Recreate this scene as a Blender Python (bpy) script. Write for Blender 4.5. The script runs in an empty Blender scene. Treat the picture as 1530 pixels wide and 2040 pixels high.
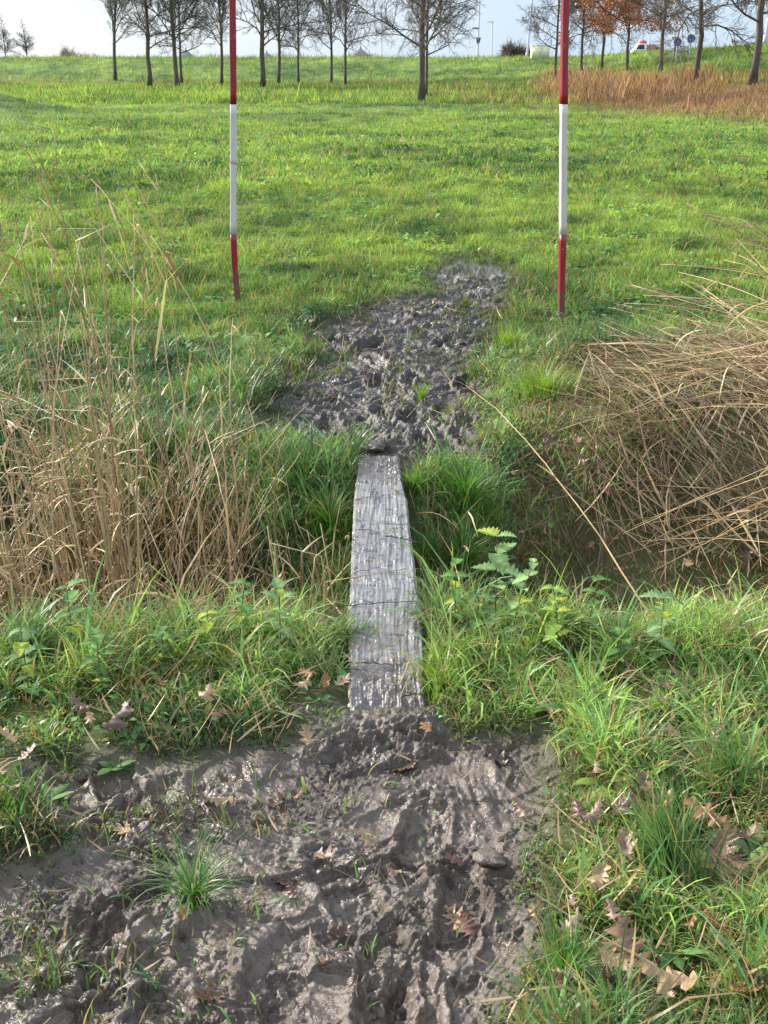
import bpy, math, random
import numpy as np
from mathutils import Vector, Matrix

R = math.radians
scene = bpy.context.scene
COL = scene.collection
rng = np.random.default_rng(7)
random.seed(7)

# ------------------------------------------------------------------ camera
F_PX, CX, CY = 2320.0, 765.0, 1020.0
PITCH = R(21.2)
CAM_H = 1.5
cam_d = bpy.data.cameras.new("camera")
cam = bpy.data.objects.new("camera", cam_d)
COL.objects.link(cam)
cam.location = (0, 0, CAM_H)
cam.rotation_euler = (math.pi / 2 - PITCH, 0, 0)
cam_d.sensor_fit = 'VERTICAL'
cam_d.sensor_height = 36.0
cam_d.lens = 36.0 * F_PX / 2040.0
cam_d.clip_start = 0.05
cam_d.clip_end = 6000
scene.camera = cam

# ------------------------------------------------------------------ light
SUN_AZ = 62.0      # degrees to the left of the view direction (+Y)
SUN_EL = 27.0
world = bpy.data.worlds.new("World")
scene.world = world
world.use_nodes = True
wn, wl = world.node_tree.nodes, world.node_tree.links
wn.clear()
wo = wn.new("ShaderNodeOutputWorld")
bg = wn.new("ShaderNodeBackground")
sky = wn.new("ShaderNodeTexSky")
sky.sky_type = 'NISHITA'
sky.sun_disc = False
sky.sun_elevation = R(SUN_EL)
sky.sun_rotation = R(-SUN_AZ)
sky.air_density = 1.0
sky.dust_density = 0.6
sky.ozone_density = 1.5
bg.inputs[1].default_value = 0.15
# thin high cloud mixed into the sky
tc = wn.new("ShaderNodeTexCoord")
mp = wn.new("ShaderNodeMapping"); mp.inputs['Scale'].default_value = (1.0, 1.0, 3.5)
nz = wn.new("ShaderNodeTexNoise"); nz.inputs['Scale'].default_value = 2.2; nz.inputs['Detail'].default_value = 6
nz.inputs['Roughness'].default_value = 0.55
mr = wn.new("ShaderNodeMapRange"); mr.inputs[1].default_value = 0.42; mr.inputs[2].default_value = 0.72
mr.inputs[3].default_value = 0.25; mr.inputs[4].default_value = 0.85
mx = wn.new("ShaderNodeMix"); mx.data_type = 'RGBA'
mx.inputs[7].default_value = (7.2, 7.6, 8.0, 1)
wl.new(tc.outputs['Generated'], mp.inputs[0]); wl.new(mp.outputs[0], nz.inputs['Vector'])
wl.new(nz.outputs[0], mr.inputs[0]); wl.new(mr.outputs[0], mx.inputs[0])
wl.new(sky.outputs[0], mx.inputs[6]); 
# pale clear air low over the horizon, whiter towards the sun
sx = wn.new("ShaderNodeSeparateXYZ"); wl.new(tc.outputs['Generated'], sx.inputs[0])
hz = wn.new("ShaderNodeMapRange"); hz.inputs[1].default_value = 0.06; hz.inputs[2].default_value = 0.30; hz.inputs[3].default_value = 0.92; hz.inputs[4].default_value = 0.0
wl.new(sx.outputs[2], hz.inputs[0])
lr = wn.new("ShaderNodeMapRange"); lr.inputs[1].default_value = -0.34; lr.inputs[2].default_value = 0.10; wl.new(sx.outputs[0], lr.inputs[0])
ad = wn.new("ShaderNodeMath"); ad.operation = 'MULTIPLY_ADD'; ad.inputs[1].default_value = 0.9; ad.inputs[2].default_value = -0.45; wl.new(nz.outputs[0], ad.inputs[0])
ad2 = wn.new("ShaderNodeMath"); ad2.operation = 'ADD'; ad2.use_clamp = True; wl.new(lr.outputs[0], ad2.inputs[0]); wl.new(ad.outputs[0], ad2.inputs[1])
hc = wn.new("ShaderNodeMix"); hc.data_type = 'RGBA'; hc.inputs[6].default_value = (2.75, 2.95, 3.15, 1); hc.inputs[7].default_value = (1.72, 2.22, 2.80, 1)
wl.new(ad2.outputs[0], hc.inputs[0])
hm = wn.new("ShaderNodeMix"); hm.data_type = 'RGBA'; wl.new(hz.outputs[0], hm.inputs[0]); wl.new(mx.outputs[2], hm.inputs[6]); wl.new(hc.outputs[2], hm.inputs[7])
wl.new(hm.outputs[2], bg.inputs[0]); wl.new(bg.outputs[0], wo.inputs[0])

sd = bpy.data.lights.new("sun", 'SUN')
sun = bpy.data.objects.new("sun", sd)
COL.objects.link(sun)
sd.energy = 4.2
sd.angle = R(2.0)
sd.color = (1.0, 0.94, 0.84)
ce = math.cos(R(SUN_EL))
to_sun = Vector((-math.sin(R(SUN_AZ)) * ce, math.cos(R(SUN_AZ)) * ce, math.sin(R(SUN_EL))))
sun.rotation_euler = to_sun.to_track_quat('Z', 'Y').to_euler()
sun.location = (-20, 10, 20)

vs = scene.view_settings
vs.view_transform = 'Standard'
try: vs.look = 'None'
except Exception: pass
vs.exposure = 1.15
vs.gamma = 1.0
vs.use_curve_mapping = False
scene.cycles.max_bounces = 6
scene.cycles.diffuse_bounces = 3
scene.cycles.glossy_bounces = 2
scene.cycles.transmission_bounces = 4
scene.cycles.use_denoising = True

# ------------------------------------------------------------------ noise
_perm = np.random.default_rng(3).permutation(256)
_perm = np.concatenate([_perm, _perm, _perm])
_ga = np.random.default_rng(4).uniform(0, 2 * np.pi, 256)
_gx, _gy = np.cos(_ga), np.sin(_ga)

def perlin(x, y):
    x = np.asarray(x, float); y = np.asarray(y, float)
    xi = np.floor(x).astype(np.int64); yi = np.floor(y).astype(np.int64)
    xf = x - xi; yf = y - yi
    u = xf * xf * xf * (xf * (xf * 6 - 15) + 10); v = yf * yf * yf * (yf * (yf * 6 - 15) + 10)
    X = xi & 255; Y = yi & 255
    def g(ix, iy, dx, dy):
        h = _perm[_perm[ix & 255] + (iy & 255)]
        return _gx[h] * dx + _gy[h] * dy
    a = g(X, Y, xf, yf); b = g(X + 1, Y, xf - 1, yf)
    c = g(X, Y + 1, xf, yf - 1); d = g(X + 1, Y + 1, xf - 1, yf - 1)
    return 1.5 * ((a + (b - a) * u) + ((c + (d - c) * u) - (a + (b - a) * u)) * v)

def fbm(x, y, o=4, g=0.5, l=2.03):
    s = 0; a = 1; t = 0
    for i in range(o):
        s = s + a * perlin(x + 17.3 * i, y - 9.1 * i); t += a
        a *= g; x = x * l; y = y * l
    return s / t

def ridged(x, y, o=4, g=0.5):
    s = 0; a = 1; t = 0
    for i in range(o):
        s = s + a * (1 - np.abs(perlin(x + 31.7 * i, y + 5.3 * i)) * 1.9); t += a
        a *= g; x = x * 2.07; y = y * 2.07
    return s / t

def sstep(a, b, x):
    t = np.clip((x - a) / (b - a), 0, 1)
    return t * t * (3 - 2 * t)

# ------------------------------------------------------------------ picture <-> place
cp, sp_ = math.cos(PITCH), math.sin(PITCH)
def ray(px, py):
    a = (px - CX) / F_PX; b = (CY - py) / F_PX
    return np.array([a, cp + b * sp_, -sp_ + b * cp])
def P(px, py, z=0.0):
    d = ray(px, py); t = (z - CAM_H) / d[2]
    return np.array([d[0] * t, d[1] * t, z])
def PD(px, py, D):
    """point on the ray at forward distance y = D"""
    d = ray(px, py); t = D / d[1]
    return np.array([d[0] * t, D, CAM_H + d[2] * t])

def polydist(x, y, poly):
    """signed distance to a closed polygon, positive inside"""
    x = np.atleast_1d(x); y = np.atleast_1d(y)
    poly = np.asarray(poly, float)[:, :2]
    d = np.full(x.shape, 1e9); ins = np.zeros(x.shape, bool)
    n = len(poly)
    for i in range(n):
        ax, ay = poly[i]; bx, by = poly[(i + 1) % n]
        ex, ey = bx - ax, by - ay
        t = np.clip(((x - ax) * ex + (y - ay) * ey) / (ex * ex + ey * ey + 1e-12), 0, 1)
        d = np.minimum(d, np.hypot(x - ax - t * ex, y - ay - t * ey))
        if ay != by:
            c = ((ay > y) != (by > y)) & (x < (bx - ax) * (y - ay) / (by - ay) + ax)
            ins ^= c
    return np.where(ins, d, -d)

MUD_NEAR = [P(*q) for q in [(40,1530),(180,1490),(330,1475),(520,1478),(600,1440),(690,1395),(860,1410),(905,1432),(1000,1422),(1090,1436),
    (1120,1490),(1095,1590),(1075,1660),(1085,1750),(1090,1840),(1050,1900),(1010,1960),(1040,2040),(1040,2300),(-400,2300),(-400,1720),(0,1690),(130,1640),(60,1590)]]
MUD_FAR = [P(*q) for q in [(700,915),(745,930),(800,915),(900,905),(965,900),(960,840),(925,800),(965,765),(925,705),(985,655),(1000,600),(1035,570),(1030,525),
    (900,515),(850,535),(868,585),(750,590),(700,630),(620,645),(612,700),(560,730),(590,780),(520,790),(530,860),(610,880)]]

def mud_mask(x, y):
    m = np.full(x.shape, -1.0)
    near = (y < 12) & (y > -2) & (np.abs(x) < 6)
    if near.any():
        xx, yy = x[near], y[near]
        w = fbm(xx * 3.1, yy * 3.1, 4) * 0.16 + fbm(xx * 14, yy * 14, 3) * 0.05
        a = polydist(xx, yy, MUD_NEAR) / 0.08 + w * 6
        b = polydist(xx, yy, MUD_FAR) / 0.14 + w * 8.5
        m[near] = np.maximum(a, b) + 2.2 * np.minimum(0, fbm(xx * 2.2 + 70, yy * 2.2, 3) + 0.12) * sstep(0.35, 0.1, xx + 0.9) * 0
    return np.clip(m * 0.5 + 0.5, 0, 1)

# foot of the far embankment, left to right
FOOT = [(-900, 96), (-60, 90), (-20, 86), (0, 84), (6.0, 74), (7.5, 57), (9.0, 42), (11.5, 31), (18, 23), (40, 12), (200, -40), (900, -200), (900, 2500), (-900, 2500)]
def smoothmax0(v): return v

def ditch(x, y):
    yn = 2.86 + 0.05 * np.sin(x * 2.1) + 0.10 * sstep(0.2, 2.0, np.abs(x))
    yf = 4.36 + 0.70 * sstep(0.15, 0.7, x) + 1.0 * sstep(0.7, 2.4, x) + 0.55 * sstep(0.4, 1.6, -x)
    dep = 0.30 + 0.20 * sstep(0.2, 0.8, np.abs(x))
    a = sstep(0, 1, (y - yn) / 0.55)
    yb = yn + 0.78
    b = 1 - sstep(0, 1, (y - yb) / np.maximum(yf - yb, 0.2))
    return -dep * np.minimum(a, b)

def H0(x, y):
    """broad land form"""
    x = np.asarray(x, float); y = np.asarray(y, float)
    if x.ndim == 0: return H0(x[None], y[None] if y.ndim == 0 else y)[0]
    z = 0.035 * fbm(x * 0.45, y * 0.45, 2) * sstep(0.5, 3, np.abs(y)) + ditch(x, y)
    z = z + 0.06 * np.exp(-(((x - 1.75) / 0.75) ** 2 + ((y - 5.75) / 0.75) ** 2))
    far = sstep(12, 30, y)
    z = z + far * 0.16 * fbm(x * 0.07 + 5, y * 0.07, 3)
    # grassy mound at the left
    z = z + 0.75 * np.exp(-(((x + 13.0) / 1.9) ** 2 + ((y - 38.5) / 4.0) ** 2))
    fr = (y > 20) | (x > 14)
    if not fr.any(): return z
    d = np.full(x.shape, -50.0); d[fr] = polydist(x[fr], y[fr], FOOT)
    hc = 1.60 + 0.62 * sstep(8, 20, x - (y - 60) * 0.15)
    wd = 15 + 5 * sstep(4, 12, x)
    e = sstep(0, 1, (d + 3) / wd)
    z = z + hc * e - 0.9 * sstep(wd + 12, wd + 60, d)
    return z

def crumbly(x, y):
    """0 where the mud is pressed smooth, 1 where it is torn to crumbs"""
    c = sstep(0.06, 0.34, fbm(x * 3.0 + 11, y * 3.6 + 4, 4))
    return np.maximum(c, 0.5 * sstep(4.0, 4.9, y))
def mud_relief(x, y, m):
    f1 = fbm(x * 24, y * 24, 4, 0.6); f2 = fbm(x * 24 + 50, y * 24 + 9, 4, 0.6)
    wx = x + 0.09 * fbm(x * 3, y * 3, 3) + 0.016 * f1; wy = y + 0.09 * fbm(x * 3 + 40, y * 3 + 7, 3) + 0.016 * f2
    base = fbm(wx * 1.8, wy * 2.8, 3)
    def slabs(a, bb, steps, ox):
        k = fbm(wx * a + ox, wy * bb + ox * 2, 2) * steps + 0.26 * f1
        fr = k - np.floor(k)
        return (np.floor(k) + sstep(0.91, 1.0, fr) - k) + 0.35 * np.exp(-((fr - 0.88) / 0.06) ** 2)
    crumb = crumbly(x, y)
    r1 = ridged(wx * 9, wy * 15, 4, 0.6) - 0.55
    r2 = ridged(wx * 34 + 4, wy * 48, 3, 0.6) - 0.55
    r3 = ridged(x * 85 + 4, y * 110, 2, 0.6) - 0.55
    sw = 0.5 + 1.3 * fbm(x * 0.8 + 4, y * 0.8, 2)
    u = x * np.cos(sw) + y * np.sin(sw); v = -x * np.sin(sw) + y * np.cos(sw)
    streak = fbm(u * 5, v * 60, 3) + 0.8 * (ridged(u * 3 + 9, v * 22, 2) - .5)
    z = 0.024 * base + 0.024 * slabs(1.3, 3.2, 2.8, 3.3) + 0.011 * slabs(3.6, 8.0, 2.6, 7.7) + crumb * (0.011 * r1 + 0.007 * r2 + 0.0048 * r3) + (1 - crumb) * (0.0042 * streak + 0.0012 * r3)
    far = sstep(4.0, 4.5, y)
    rf = ridged(wx * 4.5 + 9, wy * 9, 4, 0.6) - 0.5
    z = z * (1 - 0.35 * far) + far * (0.032 * rf + 0.008 * r1 + 0.034 * slabs(2.4, 5.5, 3.0, 1.2))
    # mud carried up onto both buried ends of the plank
    z = z + (1 - sstep(0.12, 0.24, np.abs(x + 0.01))) * (0.050 * np.exp(-((y - 2.46 - 0.08 * f1) / 0.085) ** 2) + 0.080 * np.exp(-((y - 4.58 - 0.10 * f1) / 0.17) ** 2))
    return z

def boots(x, y):
    """trodden hollows with raised rims"""
    z = np.zeros_like(x)
    rs = np.random.default_rng(12)
    spots = []
    for i in range(34):
        px = rs.uniform(600, 960); py = rs.uniform(610, 900); spots.append((px, py))
    for i in range(6):
        spots.append((rs.uniform(880, 1020), rs.uniform(530, 600)))
    for i in range(16):
        spots.append((rs.uniform(120, 1050), rs.uniform(1480, 2030)))
    for px, py in spots:
        c = P(px, py); a = rs.uniform(-0.6, 0.6) + (math.pi / 2); L = rs.uniform(0.11, 0.15); W = rs.uniform(0.045, 0.06)
        dx, dy = x - c[0], y - c[1]
        near = np.hypot(dx, dy) < 0.35
        if not near.any(): continue
        dx, dy = dx[near], dy[near]
        u = (dx * math.cos(a) + dy * math.sin(a)) / L; v = (-dx * math.sin(a) + dy * math.cos(a)) / W
        r = np.sqrt(u * u + v * v) + 0.35 * fbm(dx * 20 + px, dy * 20, 3)
        dep = rs.uniform(0.02, 0.040) if py < 1000 else rs.uniform(0.008, 0.020)
        tread = 0.0035 * np.sign(np.sin(u * 17)) * (np.abs(v) < 0.75) * (1 - sstep(0.6, 0.8, r)) * (np.sin(v * 9) > -0.6)
        z[near] += tread - dep * (1 - sstep(0.75, 1.0, r)) + 0.55 * dep * np.exp(-((r - 1.15) / 0.16) ** 2)
    return z

def H(x, y):
    x = np.asarray(x, float); y = np.asarray(y, float)
    sh = x.shape; x = np.atleast_1d(x).ravel(); y = np.atleast_1d(y).ravel()
    z = H0(x, y)
    m = mud_mask(x, y)
    s = m > 0.01
    if s.any():
        z[s] += m[s] * (mud_relief(x[s], y[s], m[s]) - 0.025) 
        z[s] += m[s] * boots(x[s], y[s])
    near = (np.abs(y) < 14) & (np.abs(x) < 9)
    z[near] += (1 - m[near]) * (0.022 * fbm(x[near] * 5, y[near] * 5, 3))
    z += 0.034 * fbm(x * 2.4 + 3, y * 2.4, 3) * sstep(5.5, 8, y) * (1 - sstep(35, 50, y))
    # the ground keeps clear of the plank's underside between its two buried ends
    pk = (1 - sstep(0.10, 0.135, np.abs(x - 0.005))) * sstep(2.66, 2.78, y) * (1 - sstep(4.30, 4.40, y + 0.10 * fbm(x * 17, y * 9, 3)))
    z = z * (1 - pk) + np.minimum(z, -0.045) * pk
    return z.reshape(sh)

def GP(px, py):
    """point of the ground seen at a pixel"""
    d = ray(px, py)
    t = 0.9 * 1.004 ** np.arange(1700)
    X, Y, Z = d[0] * t, d[1] * t, CAM_H + d[2] * t
    below = np.nonzero(Z < H(X, Y))[0]
    i = below[0] if len(below) else len(t) - 1
    return np.array([X[i], Y[i], float(H(X[i], Y[i]))])

# ------------------------------------------------------------------ mesh helpers
def tag(o, label=None, cat=None, group=None, kind=None):
    if label: o['label'] = label
    if cat: o['category'] = cat
    if group: o['group'] = group
    if kind: o['kind'] = kind
    return o

def empty(name, loc, label=None, cat=None, group=None):
    o = bpy.data.objects.new(name, None); COL.objects.link(o); o.location = loc
    return tag(o, label, cat, group)

def np_mesh(name, V, quads=None, tris=None, col=None, smooth=True, uv=None, fattr=None):
    me = bpy.data.meshes.new(name)
    V = np.asarray(V, np.float32).reshape(-1, 3)
    q = np.zeros((0, 4), np.int32) if quads is None else np.asarray(quads, np.int32).reshape(-1, 4)
    t = np.zeros((0, 3), np.int32) if tris is None else np.asarray(tris, np.int32).reshape(-1, 3)
    me.vertices.add(len(V)); me.vertices.foreach_set("co", V.ravel())
    nl = len(q) * 4 + len(t) * 3
    me.loops.add(nl); me.loops.foreach_set("vertex_index", np.concatenate([q.ravel(), t.ravel()]).astype(np.int32))
    me.polygons.add(len(q) + len(t))
    ls = np.concatenate([np.arange(len(q)) * 4, len(q) * 4 + np.arange(len(t)) * 3]).astype(np.int32)
    me.polygons.foreach_set("loop_start", ls)
    if smooth:
        me.polygons.foreach_set("use_smooth", np.ones(len(q) + len(t), bool))
    me.update(calc_edges=True)
    if col is not None:
        a = me.color_attributes.new("tint", 'FLOAT_COLOR', 'POINT')
        c = np.ones((len(V), 4), np.float32); c[:, :3] = col
        a.data.foreach_set("color", c.ravel())
    if fattr:
        for k, v in fattr.items():
            a = me.attributes.new(k, 'FLOAT', 'POINT'); a.data.foreach_set("value", np.asarray(v, np.float32).ravel())
    return me

def link(name, me, mat, parent=None):
    o = bpy.data.objects.new(name, me); COL.objects.link(o)
    if mat is not None and not me.materials: me.materials.append(mat)
    if parent is not None: o.parent = parent
    return o

class MB:
    """gathers pieces of ONE part into one mesh"""
    def __init__(s): s.V = []; s.q = []; s.t = []; s.c = []; s.n = 0
    def add(s, V, q=None, t=None, col=(1, 1, 1)):
        V = np.asarray(V, float).reshape(-1, 3)
        if q is not None and len(q): s.q.append(np.asarray(q).reshape(-1, 4) + s.n)
        if t is not None and len(t): s.t.append(np.asarray(t).reshape(-1, 3) + s.n)
        c = np.asarray(col, float)
        if c.ndim == 1: c = np.tile(c, (len(V), 1))
        s.V.append(V); s.c.append(c); s.n += len(V)
    def tube(s, pts, rad, sides=5, col=(1, 1, 1), cap=True):
        pts = np.asarray(pts, float); n = len(pts)
        rad = np.broadcast_to(np.asarray(rad, float), (n,))
        T = np.gradient(pts, axis=0); T /= np.linalg.norm(T, axis=1, keepdims=True) + 1e-12
        up = np.array([0, 0, 1.0]) if abs(T[:, 2]).mean() < 0.9 else np.array([1.0, 0, 0])
        A = np.cross(T, up); A /= np.linalg.norm(A, axis=1, keepdims=True) + 1e-12
        B = np.cross(T, A)
        an = np.arange(sides) * 2 * np.pi / sides
        V = pts[:, None] + rad[:, None, None] * (A[:, None] * np.cos(an)[None, :, None] + B[:, None] * np.sin(an)[None, :, None])
        i = np.arange(n - 1)[:, None] * sides; j = np.arange(sides)[None]; k = (j + 1) % sides
        q = np.stack([i + j, i + k, i + sides + k, i + sides + j], -1).reshape(-1, 4)
        t = []
        if cap:
            for b, rev in ((0, 1), ((n - 1) * sides, 0)):
                for m in range(1, sides - 1):
                    t.append((b, b + m + 1, b + m) if rev else (b, b + m, b + m + 1))
        s.add(V, q, t, col if np.ndim(col) == 1 else np.repeat(np.asarray(col), sides, 0))
    def box(s, c, d, rot=0, col=(1, 1, 1)):
        x, y, z = np.array(d) / 2.0
        V = np.array([(-x, -y, -z), (x, -y, -z), (x, y, -z), (-x, y, -z), (-x, -y, z), (x, -y, z), (x, y, z), (-x, y, z)])
        cr, sr = math.cos(rot), math.sin(rot)
        V = np.stack([V[:, 0] * cr - V[:, 1] * sr, V[:, 0] * sr + V[:, 1] * cr, V[:, 2]], 1) + np.array(c)
        s.add(V, [(0, 3, 2, 1), (4, 5, 6, 7), (0, 1, 5, 4), (1, 2, 6, 5), (2, 3, 7, 6), (3, 0, 4, 7)], None, col)
    def ribbon(s, pts, w, side, col=(1, 1, 1), fold=0.25):
        """a leaf blade: three vertices across, folded along the middle"""
        pts = np.asarray(pts, float); n = len(pts); w = np.broadcast_to(np.asarray(w, float), (n,))
        side = np.asarray(side, float)
        if side.ndim == 1: side = np.tile(side, (n, 1))
        side = side / (np.linalg.norm(side, axis=1, keepdims=True) + 1e-9)
        T = np.gradient(pts, axis=0); N = np.cross(T, side); N /= np.linalg.norm(N, axis=1, keepdims=True) + 1e-9
        L = pts - side * w[:, None] + N * (w * fold)[:, None]; Rr = pts + side * w[:, None] + N * (w * fold)[:, None]
        V = np.stack([L, pts, Rr], 1).reshape(-1, 3)
        i = np.arange(n - 1)[:, None] * 3; j = np.array([0, 1])[None]
        q = np.stack([i + j, i + j + 1, i + j + 4, i + j + 3], -1).reshape(-1, 4)
        s.add(V, q, None, col if np.ndim(col) == 1 else np.repeat(np.asarray(col), 3, 0))
    def build(s, name, mat, parent=None, origin=None, smooth=True):
        V = np.concatenate(s.V); 
        if origin is not None: V = V - np.asarray(origin)
        me = np_mesh(name, V, np.concatenate(s.q) if s.q else None, np.concatenate(s.t) if s.t else None, np.concatenate(s.c), smooth)
        return link(name, me, mat, parent)

# ------------------------------------------------------------------ materials
def mat_new(name):
    m = bpy.data.materials.new(name); m.use_nodes = True
    nt = m.node_tree; nt.nodes.clear()
    out = nt.nodes.new("ShaderNodeOutputMaterial")
    return m, nt.nodes, nt.links, out

def node(ns, t, **kw):
    n = ns.new(t)
    for k, v in kw.items(): n.inputs[k].default_value = v
    return n

def leafy(name, transl=0.35, rough=0.45, spec=0.5, nscale=30, namt=0.35):
    """tint attribute, slightly mottled, light passes through"""
    m, ns, ls, out = mat_new(name)
    at = ns.new("ShaderNodeAttribute"); at.attribute_name = "tint"
    g = ns.new("ShaderNodeNewGeometry")
    nz = node(ns, "ShaderNodeTexNoise", Scale=nscale, Detail=3.0)
    ls.new(g.outputs['Position'], nz.inputs['Vector'])
    mr = ns.new("ShaderNodeMapRange"); mr.inputs[3].default_value = 1 - namt; mr.inputs[4].default_value = 1 + namt
    ls.new(nz.outputs[0], mr.inputs[0])
    mu = ns.new("ShaderNodeVectorMath"); mu.operation = 'SCALE'
    ls.new(at.outputs['Color'], mu.inputs[0]); ls.new(mr.outputs[0], mu.inputs['Scale'])
    b = node(ns, "ShaderNodeBsdfPrincipled"); b.inputs['Roughness'].default_value = rough
    b.inputs['Specular IOR Level'].default_value = spec
    ls.new(mu.outputs[0], b.inputs['Base Color'])
    if transl > 0:
        tr = ns.new("ShaderNodeBsdfTranslucent"); mi = ns.new("ShaderNodeMixShader"); mi.inputs[0].default_value = transl
        gm = ns.new("ShaderNodeVectorMath"); gm.operation = 'MULTIPLY'; gm.inputs[1].default_value = (1.15, 1.2, 0.7)
        ls.new(mu.outputs[0], gm.inputs[0]); ls.new(gm.outputs[0], tr.inputs[0])
        ls.new(b.outputs[0], mi.inputs[1]); ls.new(tr.outputs[0], mi.inputs[2]); ls.new(mi.outputs[0], out.inputs[0])
    else:
        ls.new(b.outputs[0], out.inputs[0])
    return m

M_GRASS = leafy("grass_blades", 0.42, 0.42, 0.45, 6, 0.25)
M_SWARD = leafy("meadow_sward", 0.40, 0.65, 0.2, 3, 0.3)
M_STRAW = leafy("dry_reed", 0.15, 0.45, 0.45, 60, 0.3)
M_OAK = leafy("dead_oak_leaf", 0.12, 0.45, 0.5, 90, 0.45)
M_NETTLE = leafy("nettle_leaf", 0.35, 0.6, 0.25, 120, 0.35)
M_TWIG = leafy("wet_twig", 0.0, 0.35, 0.5, 150, 0.4)
M_BARK = leafy("tree_bark", 0.0, 0.85, 0.2, 9, 0.4)
M_PLAIN = leafy("painted_surface", 0.0, 0.5, 0.4, 3, 0.1)

def ground_material():
    m, ns, ls, out = mat_new("ground")
    g = ns.new("ShaderNodeNewGeometry"); POS = g.outputs['Position']
    mud = ns.new("ShaderNodeAttribute"); mud.attribute_name = "mud"
    at = ns.new("ShaderNodeAttribute"); at.attribute_name = "tint"
    def noise(scale, detail=4, rough=0.55, vec=None, dist=0.0):
        n = node(ns, "ShaderNodeTexNoise", Scale=scale, Detail=float(detail), Roughness=rough, Distortion=dist)
        ls.new(vec or POS, n.inputs['Vector']); return n.outputs[0]
    def ramp(src, stops):
        r = ns.new("ShaderNodeValToRGB"); ls.new(src, r.inputs[0])
        e = r.color_ramp.elements
        while len(e) < len(stops): e.new(0.5)
        for i, (p, c) in enumerate(stops): e[i].position = p; e[i].color = (*c, 1)
        return r.outputs[0]
    def mix(f, a, b, typ='MIX'):
        x = ns.new("ShaderNodeMix"); x.data_type = 'RGBA'; x.blend_type = typ
        for s_, v in ((0, f), (6, a), (7, b)):
            if hasattr(v, 'links'): ls.new(v, x.inputs[s_])
            else: x.inputs[s_].default_value = v if s_ == 0 else (*v, 1)
        return x.outputs[2]
    def mapr(src, a, b, c, d):
        r = ns.new("ShaderNodeMapRange"); ls.new(src, r.inputs[0])
        for i, v in enumerate((a, b, c, d)): r.inputs[i + 1].default_value = v
        return r.outputs[0]
    # mud colour
    c1 = ramp(noise(5, 6, 0.6), [(0.3, (0.048, 0.033, 0.024)), (0.5, (0.092, 0.067, 0.050)), (0.72, (0.155, 0.118, 0.090))])
    c2 = mix(mapr(noise(38, 5, 0.7), 0.35, 0.7, 0, 0.6), c1, (0.050, 0.037, 0.029))
    c3 = mix(mapr(noise(2.2, 3), 0.5, 0.7, 0, 0.5), c2, (0.165, 0.128, 0.094))
    # the trodden patch beyond the ditch is wetter and blacker earth
    sy = ns.new("ShaderNodeSeparateXYZ"); ls.new(POS, sy.inputs[0])
    c3 = mix(mapr(sy.outputs[1], 4.1, 4.6, 0, 0.72), c3, (0.036, 0.031, 0.030))
    gc = mix(mapr(noise(22, 5, 0.7), 0.3, 0.7, 0, 1), at.outputs['Color'], mix(0.6, at.outputs['Color'], (0.030, 0.026, 0.018)))
    base = mix(mud.outputs['Fac'], gc, c3)
    b = ns.new("ShaderNodeBsdfPrincipled")
    ls.new(base, b.inputs['Base Color'])
    cr = ns.new("ShaderNodeAttribute"); cr.attribute_name = "crumb"
    def math_(op, a, c):
        n = ns.new("ShaderNodeMath"); n.operation = op
        for i, v in enumerate((a, c)):
            if hasattr(v, 'links'): ls.new(v, n.inputs[i])
            else: n.inputs[i].default_value = v
        return n.outputs[0]
    wet = mapr(noise(6, 6, 0.7), 0.38, 0.62, 0.19, 0.48)
    rm = math_('ADD', wet, math_('MULTIPLY', cr.outputs['Fac'], 0.16))
    rr = ns.new("ShaderNodeMix"); rr.data_type = 'FLOAT'; ls.new(mud.outputs['Fac'], rr.inputs[0]); rr.inputs[2].default_value = 0.9; ls.new(rm, rr.inputs[3])
    ls.new(rr.outputs[0], b.inputs['Roughness'])
    sm = ns.new("ShaderNodeMix"); sm.data_type = 'FLOAT'; ls.new(mud.outputs['Fac'], sm.inputs[0]); sm.inputs[2].default_value = 0.15; sm.inputs[3].default_value = 0.6
    ls.new(sm.outputs[0], b.inputs['Specular IOR Level'])
    # relief too fine for the mesh
    b1 = ns.new("ShaderNodeBump"); b1.inputs['Strength'].default_value = 0.9; b1.inputs['Distance'].default_value = 0.020
    ls.new(noise(45, 6, 0.65, dist=0.6), b1.inputs['Height']); ls.new(mapr(cr.outputs['Fac'], 0, 1, 0.34, 0.90), b1.inputs['Strength'])
    b2 = ns.new("ShaderNodeBump"); b2.inputs['Strength'].default_value = 0.6; b2.inputs['Distance'].default_value = 0.005
    ls.new(noise(170, 4, 0.6), b2.inputs['Height']); ls.new(b1.outputs[0], b2.inputs['Normal'])
    ls.new(b2.outputs[0], b.inputs['Normal'])
    ls.new(b.outputs[0], out.inputs[0])
    return m
M_GROUND = ground_material()

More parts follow.
